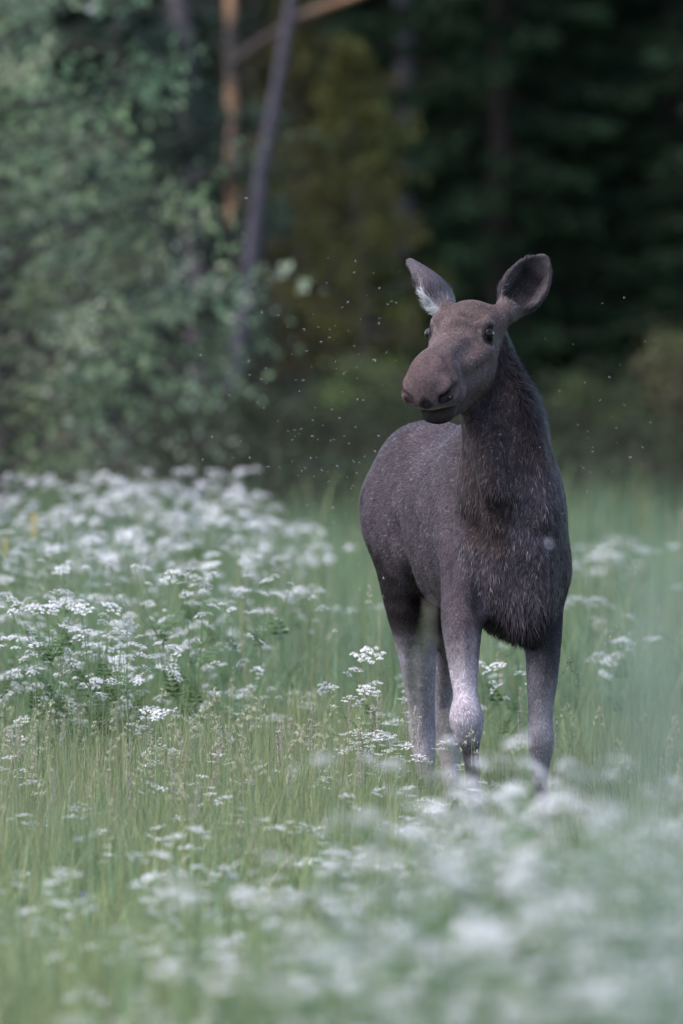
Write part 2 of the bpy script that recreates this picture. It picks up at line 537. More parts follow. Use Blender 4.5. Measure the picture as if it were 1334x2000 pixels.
    # mouth slit, nostrils, eye sockets
    for s in (-1, 1):
        fd.chain([(H(.615, s * .0, -.140), .03 * hs, .007), (H(.55, s * .075, -.139), .03 * hs, .009), (H(.40, s * .110, -.128), .025 * hs, .006)],
                 Lr, k=.010, reg=None, sub=True)
        fd.chain([(H(.594, s * .060, -.088), .022, .016), (H(.574, s * .096, -.066), .023, .016), (H(.535, s * .116, -.028), .014, .010)], F_, k=.012, reg=None, sub=True)
        he((.155, s * .116, .028), (.027, .018, .023), .010, True)
    he((.618, 0, -.104), (.014, .013, .024), .012, True)   # philtrum pad
    # --- ears: a leaf-shaped cup each
    def ear(base, tip, face, wid, reg, depth=.05, curl=0.0, pr=None, bow=.35):
        base = np.asarray(base); tip = np.asarray(tip); ax = norm(tip - base); Ln = np.linalg.norm(tip - base)
        fc = np.asarray(face, float); fc = norm(fc - ax * np.dot(fc, ax)); sd = np.cross(ax, fc)
        pr = pr or [(0.0, .34), (.12, .52), (.28, .84), (.45, 1.0), (.62, .98), (.80, .76), (.92, .46), (1.0, .16)]
        def pt(t): return base + ax * Ln * t - fc * (depth * bow * math.sin(t * 2.6)) + sd * curl * math.sin(t * 3.1)
        fd.chain([(pt(t), max(.009, wid * w), max(.009, depth * min(1, .22 + .85 * w))) for t, w in pr], sd, k=.02, reg=reg, cap=.6)
        fd.chain([(pt(t) + fc * depth * 0.72, max(.004, wid * w * .90), max(.004, depth * min(1, .22 + .85 * w) * 1.04)) for t, w in pr[2:-1]], sd, k=.010, reg=None, sub=True, cap=.6)
        return dict(base=base, ax=ax, fc=fc, sd=sd, L=Ln, wid=wid)
    eL = ear(P(983, 618, -.25), P(1064, 502, -.20), (-0.10, -0.98, .05), .086, EARL, .056)
    eR = ear(P(872, 606, -.22), P(796, 508, -.16), (-0.86, .42, -.15), .086, EARR, .052,
             pr=[(0.0, .50), (.15, .82), (.32, 1.0), (.50, .90), (.68, .64), (.84, .34), (1.0, .06)], bow=.05)
    fd.chain([(H(.01, .07, .03), .05, .05), (eL['base'] + eL['ax'] * .03, .030, .034)], Lr, k=.04, reg=HEAD)
    fd.chain([(H(.01, -.07, .03), .05, .05), (eR['base'] + eR['ax'] * .03, .030, .034)], Lr, k=.04, reg=HEAD)
    # wart on the breast, scar on the crest
    WART = None
    fd.chain([(P(1046, 782, -.13), .020, .014), (P(1052, 805, -.12), .018, .012)], (1, 0, 0), k=.012, reg=NECK)

    def surf(px, py):
        yy = -.3
        for _ in range(3):
            q = P(px, py, yy); ix = ((q - fd.lo) / fd.h).astype(int)
            ins = fd.F[ix[0], :, ix[2]] < 0
            if not ins.any(): return None
            j = int(np.argmax(ins)); f1 = fd.F[ix[0], j, ix[2]]; f0 = fd.F[ix[0], max(j - 1, 0), ix[2]]
            yy = fd.lo[1] + (j - f1 / (f1 - f0 + 1e-9)) * fd.h
        return P(px, py, yy)
    def stroke(pts, rad, depth, sub=True, k=.03, out=None):
        nodes = []
        for i, (px, py) in enumerate(pts):
            q = surf(px, py)
            if q is None: continue
            fade = .55 if i in (0, len(pts) - 1) else 1.0
            rr = rad * (.6 + .4 * fade)
            q = q + np.array([0, -(rr - depth * fade) if sub else (rr - depth * fade), 0])
            nodes.append((q, rr, rr))
        if len(nodes) > 1: 
            if sub: nodes = spline_nodes(nodes, 3)
            fd.chain(nodes, (1, .3, .2), k=k, reg=None, sub=sub, kin=.01)
    # folds and muscle edges of the trunk
    stroke([(896, 868), (884, 925), (875, 1010), (870, 1090), (874, 1150)], .035, .014)
    stroke([(768, 1030), (783, 1070), (797, 1115), (822, 1165), (850, 1205)], .040, .022)
    stroke([(922, 835), (934, 875), (950, 930)], .030, .022)
    stroke([(905, 890), (921, 960), (933, 1040), (938, 1110)], .035, .010)
    stroke([(1046, 880), (1046, 950), (1030, 1010), (1010, 1060)], .035, .013)
    stroke([(985, 1090), (984, 1150), (985, 1215)], .030, .012)
    stroke([(938, 1130), (940, 1185), (945, 1235)], .030, .018)
    stroke([(1020, 1130), (1018, 1190), (1020, 1235)], .030, .018)
    stroke([(880, 985), (879, 1060), (884, 1130)], .030, .010, sub=False, k=.04)
    stroke([(915, 1060), (912, 1110), (906, 1160)], .040, .012, sub=False, k=.05)
    stroke([(1052, 1090), (1062, 1140), (1062, 1180)], .040, .012, sub=False, k=.05)
    stroke([(958, 840), (968, 920), (975, 1000)], .035, .010, sub=False, k=.05)
    stroke([(1000, 760), (1030, 840), (1060, 930)], .035, .010, sub=False, k=.05)
    # legs: tendons, knee caps
    stroke([(893, 1230), (893, 1290), (897, 1350)], .014, .008, k=.02)
    stroke([(921, 1220), (923, 1290), (922, 1345)], .014, .006, k=.02)
    stroke([(910, 1386), (912, 1410)], .030, .008, sub=False, k=.03)
    stroke([(893, 1392), (896, 1410)], .012, .006, sub=False, k=.02)
    stroke([(929, 1392), (931, 1412)], .012, .006, sub=False, k=.02)
    stroke([(1044, 1260), (1045, 1320), (1046, 1390)], .014, .007, k=.02)
    stroke([(1076, 1280), (1072, 1340), (1068, 1400)], .014, .006, k=.02)
    stroke([(1056, 1432), (1057, 1452)], .028, .007, sub=False, k=.03)
    stroke([(806, 1260), (808, 1330), (812, 1400)], .016, .008, k=.02)
    stroke([(836, 700), (852, 716), (872, 724)], .020, .004, k=.03)
    stroke([(1010, 1010), (1040, 1040), (1078, 1060)], .035, .010, k=.04)
    stroke([(905, 1015), (930, 1050), (975, 1065)], .035, .009, k=.04)
    # face: crease behind the nose, cheek bone, jaw line, brow, lid
    stroke([(868, 696), (884, 716), (891, 742), (889, 765)], .014, .009, k=.014)
    stroke([(955, 684), (932, 700), (906, 720)], .020, .007, sub=False, k=.03)
    stroke([(930, 662), (912, 682), (893, 702)], .018, .004, k=.03)
    stroke([(984, 690), (980, 735), (962, 775), (932, 797), (906, 803)], .022, .016, k=.025)
    stroke([(930, 634), (945, 629), (962, 633)], .010, .004, sub=False, k=.014)
    stroke([(905, 612), (925, 620), (945, 617)], .012, .004, k=.02)
    stroke([(880, 640), (900, 632), (915, 645)], .020, .006, k=.03)
    for px, py, yy in ((1052, 1062, None), (1070, 1058, None)):     # wart on the breast, seated on the hide
        q = P(px, py, -.2); ix = ((q - fd.lo) / fd.h).astype(int); jy = int(np.argmax(fd.F[ix[0], :, ix[2]] < 0))
        wp = np.array([q[0], fd.lo[1] + jy * fd.h - .006, q[2]]); fd.ell(wp, (.022, .024, .020), k=.006, reg=TORSO)
    V, Q, reg = fd.mesh()
    W = np.zeros((len(V), 8)); W[np.arange(len(V)), reg] = 1
    W = smooth_attr(W, Q, 14)
    keep = np.clip(W[:, 2] + W[:, 3] + W[:, 4] + W[:, 7], 0, 1)[:, None]
    V10 = smooth_attr(V, Q, 8); V40 = smooth_attr(V10, Q, 30)
    tw = np.clip(W[:, [0]] + W[:, [1]], 0, 1)
    V = V * keep + (V40 * tw + V10 * (1 - tw)) * (1 - keep)
    V = V * (1 - .5 * W[:, [2]]) + smooth_attr(V, Q, 1) * .5 * W[:, [2]]
    ew = np.clip(W[:, [3]] + W[:, [4]], 0, 1)
    V = V * (1 - ew) + smooth_attr(V, Q, 3) * ew
    N = vnormals(V, Q)
    # ---------------- coat colours (markings and other tones; shade painted on the lifted leg)
    x, y, z = V.T
    base = np.array([.052, .041, .048])
    neckc = np.array([.038, .027, .028]); headc = np.array([.078, .055, .054])
    pale = np.array([.33, .285, .315]); dark = np.array([.012, .010, .011])
    col = base * W[:, [0]] + neckc * W[:, [1]] + headc * W[:, [2]]
    legz = sstep(.98, .70, z)[:, None]
    lg = base * (1 - legz) + pale * legz
    col += lg * W[:, [5]]
    hz = sstep(.92, .76, z)[:, None]
    col += (np.array([.022, .017, .018]) * (1 - hz) + pale * .98 * hz) * W[:, [6]]
    col += np.array([.020, .016, .016]) * W[:, [7]]
    rel = V - C; t = rel @ fw; l = rel @ lf
    # brown cast on the animal's left breast and shoulder, dark brisket and belly
    warm = (W[:, 0] + W[:, 1]) * sstep(.06, .20, l) * sstep(.2, .6, t)
    col = col * (1 - .5 * warm[:, None]) + np.array([.030, .018, .015]) * .5 * warm[:, None]
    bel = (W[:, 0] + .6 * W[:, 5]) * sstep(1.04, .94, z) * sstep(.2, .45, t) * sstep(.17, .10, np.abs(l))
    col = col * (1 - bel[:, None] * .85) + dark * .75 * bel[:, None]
    # outer side of the left fore leg darker
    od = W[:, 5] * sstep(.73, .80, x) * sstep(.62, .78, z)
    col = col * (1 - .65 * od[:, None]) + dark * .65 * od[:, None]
    # shade of the lifted cannon and ankle, painted into the coat colour
    low = sstep(.56, .46, z) * W[:, 5] * (x < .6)
    col = col * (1 - .75 * low[:, None]) + np.array([.026, .019, .018]) * .75 * low[:, None]
    col = col * .66
    def wob(f, p): return np.sin(V @ np.array([f, .7 * f, -.4 * f]) + p) * np.sin(V @ np.array([-.5 * f, f, .8 * f]) + 2 * p) + np.sin(V @ np.array([.3 * f, -.6 * f, 1.1 * f]) + 3 * p) * .6
    col = col * (1 + .10 * wob(11, 1) + .09 * wob(27, 2) + .07 * wob(61, 3))[:, None]
    # head details in head coordinates
    hl = (V - O) / hs; hx, hy, hzz = hl @ F_, hl @ Lr, hl @ Ur
    hw = W[:, 2]
    def blend(mask, c):
        nonlocal col
        m = np.clip(mask, 0, 1)[:, None]
        col = col * (1 - m) + np.asarray(c) * m
    muz = hw * sstep(.44, .52, hx)
    blend(muz * .55, (.046, .033, .035))
    blend(hw * sstep(-.140, -.150, hzz) * sstep(.33, .42, hx) * .8, (.020, .017, .018))       # lower lip
    blend(hw * np.exp(-((hzz + .139) / .008) ** 2) * sstep(.42, .46, hx), (.014, .011, .012))  # mouth line
    blend(hw * sstep(.05, .0, np.abs(hzz + .112) / .3) * 0, (0, 0, 0))
    rim = hw * np.exp(-((hzz + .125) / .010) ** 2) * sstep(.52, .57, hx)
    blend(rim * .8, (.19, .165, .175))                                                          # pale lip rim
    for s in (-1, 1):
        pn = [np.array([.596, s * .062, -.088]), np.array([.576, s * .096, -.066]), np.array([.535, s * .114, -.030])]
        dmin = np.full(len(V), 9.0)
        for p0, p1 in zip(pn[:-1], pn[1:]):
            d = p1 - p0; tt = np.clip(((hl_ := np.stack([hx, hy, hzz], -1)) - p0) @ d / (d @ d), 0, 1)
            dmin = np.minimum(dmin, np.linalg.norm(hl_ - p0 - tt[:, None] * d, axis=1))
        blend(hw * sstep(.026, .016, dmin), (.006, .005, .006))
        de = np.sqrt(((hx - .155) / 1.25) ** 2 + (hy - s * .112) ** 2 + (hzz - .027) ** 2)
        blend(hw * sstep(.042, .030, de) * .95, (.006, .005, .005))
        blend(hw * np.exp(-((de - .046) / .005) ** 2) * .35, (.11, .09, .09))
    blend(hw * sstep(.030, .018, np.sqrt((hx - .612) ** 2 + hy ** 2 + (hzz + .106) ** 2)), (.014, .012, .013))
    blend(hw * sstep(.20, .1, hx) * sstep(.06, .075, hzz) * .35, (.036, .024, .020))              # forehead whorl
    # ears
    for e, rg in ((eL, 3), (eR, 4)):
        q = V - e['base']; tl = q @ e['ax'] / e['L']; u = q @ e['sd'] / e['wid']
        inn = sstep(.15, .5, N @ e['fc']) * W[:, rg]
        out = np.array([.055, .046, .053])
        ee = np.array([.042, .034, .038])
        dkm = (sstep(.80, .40, np.abs(u)) * sstep(.10, .25, tl) * sstep(.98, .70, tl))[:, None]
        cin = np.array([.007, .006, .007]) * dkm + ee * (1 - dkm)
        cc = out * (1 - inn[:, None]) + cin * inn[:, None]
        basew = sstep(.22, .02, tl)[:, None]
        cc = cc * (1 - basew * .6) + np.array([.16, .145, .155]) * basew * .6
        col = col + cc * W[:, [rg]]
        if rg == 4:
            blend(W[:, 4] * sstep(.50, .30, tl) * sstep(-.35, .05, N @ e['fc']), (.40, .38, .40))
    # wart, scar
    blend(sstep(.034, .020, np.linalg.norm((V - wp) * [1, .7, 1], axis=1)), (.125, .106, .115))
    blend(sstep(.034, .020, np.linalg.norm(V - P(1050, 793, -.125), axis=1)), (.085, .062, .07))

    root = link('moose', None, loc=(float(C[0]), float(C[1]), 0.0))
    root.empty_display_size = 0.3
    tag(root, 'grey-brown cow moose with pale legs standing in the flower meadow, head turned', 'moose')
    off = np.array([C[0], C[1], 0])
    me = tri_mesh('body', V - off, Q, col, True, M_HIDE)
    link('body', me, root)
    # --- eyes
    em = mat_eye()
    for s in (-1, 1):
        eb = MB()
        nu, nv = 20, 12
        th = np.linspace(0, math.pi, nv + 1); ph = np.arange(nu) * 2 * math.pi / nu
        T, Ph = np.meshgrid(th, ph, indexing='ij')
        ev = .0255 * np.stack([np.sin(T) * np.cos(Ph), np.sin(T) * np.sin(Ph), np.cos(T)], -1).reshape(-1, 3)
        f = []
        for i in range(nv):
            for j in range(nu):
                a, b = i * nu + j, i * nu + (j + 1) % nu
                f += [(a, b, b + nu), (a, b + nu, a + nu)]
        eb.add(ev + H(.155, s * .1015, .028) - off, f, (0, 0, 0))
        o = link('eye', eb.mesh('eye', em, True), root)

    # --- coat of hair: tapered strands growing from the hide
    ncount = 270000
    tri = np.concatenate([Q[:, [0, 1, 2]], Q[:, [0, 2, 3]]])
    A = np.linalg.norm(np.cross(V[tri[:, 1]] - V[tri[:, 0]], V[tri[:, 2]] - V[tri[:, 0]]), axis=1)
    dens = 1 + 2.8 * W[:, 2] + 2.0 * (W[:, 3] + W[:, 4]) + .8 * (W[:, 5] + W[:, 6]) - .9 * W[:, 7]
    dens = dens * (1 - .95 * hw * (np.minimum(np.linalg.norm(hl_ - [.155, .112, .027], axis=1), np.linalg.norm(hl_ - [.155, -.112, .027], axis=1)) < .030))
    dens = np.where(np.linalg.norm(V - wp, axis=1) < .03, .02, dens)
    dens = np.where(V[:, 2] < .12, .15, dens)
    pr = A * dens[tri].mean(1); pr /= pr.sum()
    ti = rng.choice(len(tri), ncount, p=pr)
    r1 = np.sqrt(rng.random(ncount)); r2 = rng.random(ncount)
    w3 = np.stack([1 - r1, r1 * (1 - r2), r1 * r2], -1)
    tv = tri[ti]
    bp = (V[tv] * w3[..., None]).sum(1); bn = (N[tv] * w3[..., None]).sum(1); bn /= np.linalg.norm(bn, axis=1)[:, None] + 1e-9
    bw = (W[tv] * w3[..., None]).sum(1); bc = (col[tv] * w3[..., None]).sum(1)
    bt = (bp - C) @ fw; bl = (bp - C) @ lf; bz = bp[:, 2]
    hx_ = ((bp - O) / hs) @ F_; hz_ = ((bp - O) / hs) @ Ur
    down = np.array([0, 0, -1.0])
    d = np.zeros((ncount, 3))
    d += bw[:, [0]] * (-fw * (1 - sstep(.4, .8, bt))[:, None] * .9 + down * (.45 + .6 * sstep(.4, .8, bt))[:, None] + lf * (np.sign(bl) * .15)[:, None])
    d += bw[:, [1]] * (down * .9 - fw * .25 + lf * (np.sign(bl) * .15)[:, None])
    d += bw[:, [2]] * (-F_ * .9 + down * (.2 + .7 * sstep(-.05, -.12, hz_))[:, None] - Ur * .1)
    d += bw[:, [3]] * eL['ax'] + bw[:, [4]] * eR['ax']
    d += (bw[:, [5]] + bw[:, [6]] + bw[:, [7]]) * down
    # slow swirls so the coat lies in locks
    sw = np.stack([np.sin(bp @ np.array([31., 17, 23]) + 1), np.sin(bp @ np.array([-19., 29, 13])), np.sin(bp @ np.array([13., -21, 37]) + 2)], -1)
    d += .22 * sw + .20 * rng.normal(size=(ncount, 3))
    cell = np.floor(bp / np.array([.014, .014, .04]) + .35 * sw).astype(np.int64)
    hsh = (cell @ np.array([73856093, 19349663, 83492791])) % 4096
    d += np.random.default_rng(8).normal(0, 1, (4096, 3))[hsh] * (.10 + .16 * (bw[:, [0]] + bw[:, [1]]))
    d -= bn * (d * bn).sum(1)[:, None]; d /= np.linalg.norm(d, axis=1)[:, None] + 1e-9
    brk = bw[:, 0] * sstep(1.10, .94, bz) * sstep(.3, .5, bt) * sstep(.16, .05, np.abs(bl))
    chest = np.clip(bw[:, 0] * sstep(.55, .8, bt) + bw[:, 1] * sstep(1.85, 1.55, bz), 0, 1)
    ln = .020 * bw[:, 0] + .022 * bw[:, 1] + .0130 * bw[:, 2] + .010 * (bw[:, 3] + bw[:, 4]) + .014 * (bw[:, 5] + bw[:, 6]) + .012 * bw[:, 7]
    ln = ln + .004 * chest + .034 * brk
    muzz = bw[:, 2] * sstep(.42, .52, hx_); ln = ln * (1 - .55 * muzz)
    edge = np.zeros(ncount)
    for e, i in ((eL, 3), (eR, 4)):
        u = np.abs((bp - e['base']) @ e['sd']) / e['wid']
        ln = ln + bw[:, i] * .010 * (u > .6)
        tl = (bp - e['base']) @ e['ax'] / e['L']
        ln = ln + bw[:, i] * .018 * sstep(.5, .15, tl)
    mane = np.clip(bw[:, 1], 0, 1) * sstep(.10, .5, bn[:, 0]) * sstep(1.62, 1.80, bz) * sstep(2.28, 2.15, bz)
    ln = ln + .026 * mane; bc = bc * (1 - .45 * mane)[:, None]
    ln = ln * rng.uniform(.6, 1.3, ncount)
    lift = rng.uniform(.06, .28, ncount) + .15 * brk + .30 * mane
    tipd = d * np.cos(lift)[:, None] + bn * np.sin(lift)[:, None]
    wd = (.0011 + .0003 * chest + .0003 * bw[:, 0] + .0003 * bw[:, 1] + .0006 * brk) * rng.uniform(.7, 1.3, ncount)
    sd = np.cross(bn, d)
    b0 = bp - bn * .001
    m = b0 + (d * .5 + bn * .5 * np.tan(lift * 1.15)[:, None]) * ln[:, None]
    tp = b0 + tipd * ln[:, None] + down * (.15 * ln * (chest + brk))[:, None]
    HV = np.stack([b0 - sd * wd[:, None], b0 + sd * wd[:, None], m - sd * wd[:, None] * .8, m + sd * wd[:, None] * .8, tp], 1).reshape(-1, 3)
    i0 = np.arange(ncount) * 5
    HF = np.concatenate([np.stack([i0, i0 + 1, i0 + 3], -1), np.stack([i0, i0 + 3, i0 + 2], -1), np.stack([i0 + 2, i0 + 3, i0 + 4], -1)])
    cell = np.floor(bp / np.array([.008, .008, .022]) + .35 * sw).astype(np.int64)
    hsh = (cell @ np.array([73856093, 19349663, 83492791])) % 4096
    cl = np.random.default_rng(3).normal(0, 1, 4096)[hsh]
    jit = np.exp(rng.normal(0, .33, ncount) + cl * (.14 + .12 * chest + .10 * bw[:, 0] + .12 * bw[:, 1])); gl = rng.random(ncount) < .06 * (1 - bw[:, 2])
    jit = np.where(gl, jit * 1.7, jit)
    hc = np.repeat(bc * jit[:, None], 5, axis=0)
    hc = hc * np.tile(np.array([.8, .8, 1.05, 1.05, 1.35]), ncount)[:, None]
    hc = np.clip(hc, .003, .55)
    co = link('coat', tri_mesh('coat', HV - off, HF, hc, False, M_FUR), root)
    tag(co, kind='stuff')
    return dict(V=V)



# ------------------------------------------------------------------ meadow plants
def frustum_half(y):
    return 667.0 * (CAM_D + y) / FPX


def grass_arrays(xy, hgt, wid, base_col, bend, seed):
    """curved tapering blades, 5 triangles each"""
    r = np.random.default_rng(seed)
    n = len(xy)
    z0 = ground(xy[:, 0], xy[:, 1]) - .01
    ang = r.uniform(0, 2 * math.pi, n)
    dirv = np.stack([np.cos(ang), np.sin(ang), np.zeros(n)], -1)
    fac = r.uniform(0, 2 * math.pi, n)
    sd = np.stack([np.cos(fac), np.sin(fac), np.zeros(n)], -1)
    lean = np.abs(r.normal(0, bend, n))
    b = np.stack([xy[:, 0], xy[:, 1], z0], -1)
    def pt(t):
        return b + dirv * (lean * hgt * t ** 2)[:, None] + np.array([0, 0, 1.0]) * (hgt * t * (1 - .32 * lean * t))[:, None]
    w = wid[:, None] * sd
    p0, p1, p2, p3 = pt(0.), pt(.4), pt(.75), pt(1.)
    V = np.stack([p0 - w * .6, p0 + w * .6, p1 - w, p1 + w, p2 - w * .7, p2 + w * .7, p3], 1).reshape(-1, 3)
    i = np.arange(n) * 7
    F = np.concatenate([np.stack(q, -1) for q in ((i, i + 1, i + 3), (i, i + 3, i + 2), (i + 2, i + 3, i + 5), (i + 2, i + 5, i + 4), (i + 4, i + 5, i + 6))])
    j = np.exp(r.normal(0, .22, n))[:, None]
    c = base_col * j
    hue = r.normal(0, .12, n)[:, None]
    c = c * (1 + hue * np.array([1.0, .2, -.6]))
    C = np.repeat(c, 7, axis=0)
    return V, F, np.clip(C, .003, .6)


def scatter(y0, y1, dens, margin=.9, seed=0):
    r = np.random.default_rng(seed)
    out = []
    for ya in np.arange(y0, y1, 1.0):
        yb = min(ya + 1.0, y1); hw = frustum_half(yb) + margin
        n = r.poisson(dens * (yb - ya) * 2 * hw)
        out.append(np.stack([r.uniform(-hw, hw, n), r.uniform(ya, yb, n)], -1))
    return np.concatenate(out)


def patch(xy, sc=1.0, ph=0.0):
    x, y = xy[:, 0] * sc, xy[:, 1] * sc * .5
    return .5 + .5 * (np.sin(x * 2.1 + 1.7 * np.sin(y * 1.3 + ph) + ph) * np.sin(y * 1.9 + 1.1 * np.sin(x * 1.7 - ph)))


def build_grass():
    parts = []
    def zone(y0, y1, dens, h0, h1, w, col, seed, bend=.35):
        xy = scatter(y0, y1, dens, seed=seed)
        r = np.random.default_rng(seed + 100)
        n = len(xy)
        pt = patch(xy, 1.0, seed)
        h = r.uniform(h0, h1, n) * (.75 + .4 * pt) * np.clip(r.normal(1, .12, n), .6, 1.5)
        # trodden lower where the animal stands and just before it
        tr_ = np.exp(-((xy[:, 0] - .62) / .42) ** 2 - ((xy[:, 1] + 1.0) / 2.6) ** 2)
        h = h * (1 - .62 * tr_)
        wd = w * r.uniform(.6, 1.3, n)
        c = np.array(col)[None, :] * (1 - .25 * pt[:, None]) + np.array([.115, .125, .035])[None, :] * (.25 * pt[:, None])
        dk = r.random(n) < .13
        c = np.where(dk[:, None], np.array([.075, .115, .040]), c)
        dry = r.random(n) < .05
        c = np.where(dry[:, None], np.array([.20, .17, .09]), c)
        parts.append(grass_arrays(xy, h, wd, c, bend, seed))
    G1 = (.172, .212, .104)
    zone(-17, -13, 420, .20, .50, .0032, G1, 1)
    zone(-13, -5, 900, .15, .55, .0024, G1, 2)
    zone(-5, 2.2, 2100, .16, .56, .0018, (.178, .214, .106), 3, .30)
    zone(-4, 2.4, 260, .45, .72, .0013, (.18, .195, .11), 13, .18)
    zone(2.2, 6, 800, .25, .55, .0026, (.160, .196, .098), 4)
    zone(6, 20, 420, .40, .85, .0036, (.120, .172, .098), 5)
    zone(6, 22, 60, .70, 1.10, .0022, (.15, .175, .10), 15, .22)
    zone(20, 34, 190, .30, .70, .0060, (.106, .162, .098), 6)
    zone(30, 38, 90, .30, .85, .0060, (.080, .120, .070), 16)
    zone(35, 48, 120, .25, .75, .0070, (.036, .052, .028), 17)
    off = 0; Vs, Fs, Cs = [], [], []
    for V, F, Cc in parts:
        Vs.append(V); Fs.append(F + off); Cs.append(Cc); off += len(V)
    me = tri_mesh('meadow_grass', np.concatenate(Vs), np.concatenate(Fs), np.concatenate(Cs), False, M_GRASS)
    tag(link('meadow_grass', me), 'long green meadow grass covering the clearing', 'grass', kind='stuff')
    return off


def umbel_mesh(name, R=.045, n=14, m=9, dome=.25, seed=0, fl=.0040):
    """a compound umbel: rays carrying small round heads of white florets"""
    r = np.random.default_rng(seed); mb = MB()
    ga = math.pi * (3 - math.sqrt(5))
    for i in range(n):
        rad = R * math.sqrt((i + .4) / n) * r.uniform(.9, 1.1); a = i * ga + r.normal(0, .15)
        z = .9 * R * (1 - dome * (rad / R) ** 2) + r.normal(0, .075 * R)
        tip = np.array([rad * math.cos(a), rad * math.sin(a), z])
        u = norm(np.cross(tip, [0.3, .2, 1])) * .0007
        mb.add([-u, u, tip * .97], [(0, 1, 2)], (.10, .16, .06))
        rr = R * .23 * r.uniform(.8, 1.15)
        for j in range(m):
            q = rr * math.sqrt((j + .3) / m); b = j * ga + a
            p = tip + np.array([q * math.cos(b), q * math.sin(b), .25 * rr * (1 - (q / rr) ** 2) + r.normal(0, .0006)])
            nrm = norm(np.array([q * math.cos(b) / rr * .6, q * math.sin(b) / rr * .6, 1]) + r.normal(0, .15, 3))
            e1 = norm(np.cross(nrm, [math.cos(j * 1.7), math.sin(j * 1.7), .1])); e2 = np.cross(nrm, e1)
            s_ = fl * r.uniform(.75, 1.2)
            w = r.uniform(.40, .60)
            mb.add([p + e1 * s_, p + e2 * s_ * .9, p - e1 * s_, p - e2 * s_ * .9], [(0, 1, 2), (0, 2, 3)], (w * .985, w * .965, w * 1.0))
    return mb.mesh(name, M_PETAL)


def feather_leaf_mesh(name, Ln=.16, seed=0):
    """divided fern-like leaf"""
    r = np.random.default_rng(seed); mb = MB()
    c = np.array([.075, .125, .045])
    t = np.linspace(0, 1, 6)
    pts = np.stack([t * Ln, 0 * t, .04 * np.sin(t * 2.6)], -1)
    mb.tube(pts, .0012 * (1.2 - t), c, 3)
    for k in range(1, 7):
        p = np.array([k / 7 * Ln, 0, .04 * math.sin(k / 7 * 2.6)])
        for s in (-1, 1):
            l = Ln * .38 * (1 - k / 8.5)
            for q in (-.5, 0, .5):
                d = norm([.5 + q * .5, s, .1 * r.normal()]); e = norm(np.cross(d, [0, 0, 1])) * l * .12
                mb.add([p, p + d * l * .55 + e, p + d * l * (1 - .25 * abs(q)), p + d * l * .55 - e], [(0, 1, 2), (0, 2, 3)], c * r.uniform(.8, 1.2))
    return mb.mesh(name, M_GRASS)


def umbel_plant_protos():
    U = [umbel_mesh('umbel', .046, 15, 9, .45, 1), umbel_mesh('umbel', .038, 12, 8, .65, 2), umbel_mesh('umbel', .030, 11, 7, .35, 3), umbel_mesh('umbel', .022, 8, 7, .55, 4)]
    Lf = [feather_leaf_mesh('leaf', .17, 5), feather_leaf_mesh('leaf', .12, 6)]
    protos = []
    for v in range(6):
        r = np.random.default_rng(40 + v)
        H_ = 1.0
        mb = MB(); sc = (.085, .135, .055)
        t = np.linspace(0, 1, 7)
        ph = r.uniform(0, 6.28)
        main = np.stack([.05 * np.sin(t * 2 + ph) * t, .05 * np.cos(t * 1.7 + ph) * t, t * H_ * .96], -1)
        main -= main[0]
        mb.tube(main, np.linspace(.0042, .0018, 7), sc, 4)
        umb = [(main[-1], 0, r.uniform(1.0, 1.25))]
        lv = []
        nb = r.integers(4, 7)
        for b in range(nb):
            h = r.uniform(.42, .85); k = h * 6; i = int(k); base = main[i] + (main[i + 1] - main[i]) * (k - i)
            a = ph + b * 2.4 + r.normal(0, .3); top = min(.99, h + r.uniform(.16, .34)); out = r.uniform(.08, .22)
            tip = np.array([base[0] + math.cos(a) * out, base[1] + math.sin(a) * out, top])
            mid = (base + tip) * .5 + np.array([math.cos(a), math.sin(a), 0]) * out * .22
            mb.tube([base, mid, tip], [.0024, .0019, .0013], sc, 3)
            umb.append((tip, r.integers(0, 3), r.uniform(.75, 1.1)))
            if r.random() < .6:
                a2 = a + r.choice([-1, 1]) * .8; t2 = mid + np.array([math.cos(a2) * out * .6, math.sin(a2) * out * .6, r.uniform(.06, .13)])
                mb.tube([mid, t2], [.0016, .0011], sc, 3)
                umb.append((t2, 2 + r.integers(0, 2), r.uniform(.8, 1.1)))
            lv.append((base, a, r.integers(0, 2)))
        for q in range(3):
            lv.append((main[1 + q % 2], r.uniform(0, 6.28), 0))
        protos.append((mb.mesh('stem', M_STEM), umb, lv))
    return protos, U, Lf


def place_umbel_plants(specs, protos, U, Lf, name='umbel_flower'):
    """each plant: an Empty with its stem, every umbel and every leaf"""
    r = np.random.default_rng(77)
    for (x, y, h, v, label, group, us) in specs:
        st, um, lv = protos[v % len(protos)]
        root = link(name, None, loc=(x, y, float(ground(x, y)) - .005), rot=(r.normal(0, .05), r.normal(0, .05), r.uniform(0, 6.28)), scale=h)
        root.empty_display_size = .1
        tag(root, label, 'flower', group)
        link('stem', st, root)
        for p, k, s_ in um:
            link('umbel', U[int(k)], root, loc=p, rot=(r.normal(0, .28), r.normal(0, .28), r.uniform(0, 6.28)), scale=s_ / h * us * r.uniform(.7, 1.15))
        for p, a, k in lv:
            link('leaf', Lf[int(k)], root, loc=p, rot=(0, r.uniform(-.7, -.2), a), scale=1 / h ** .5)


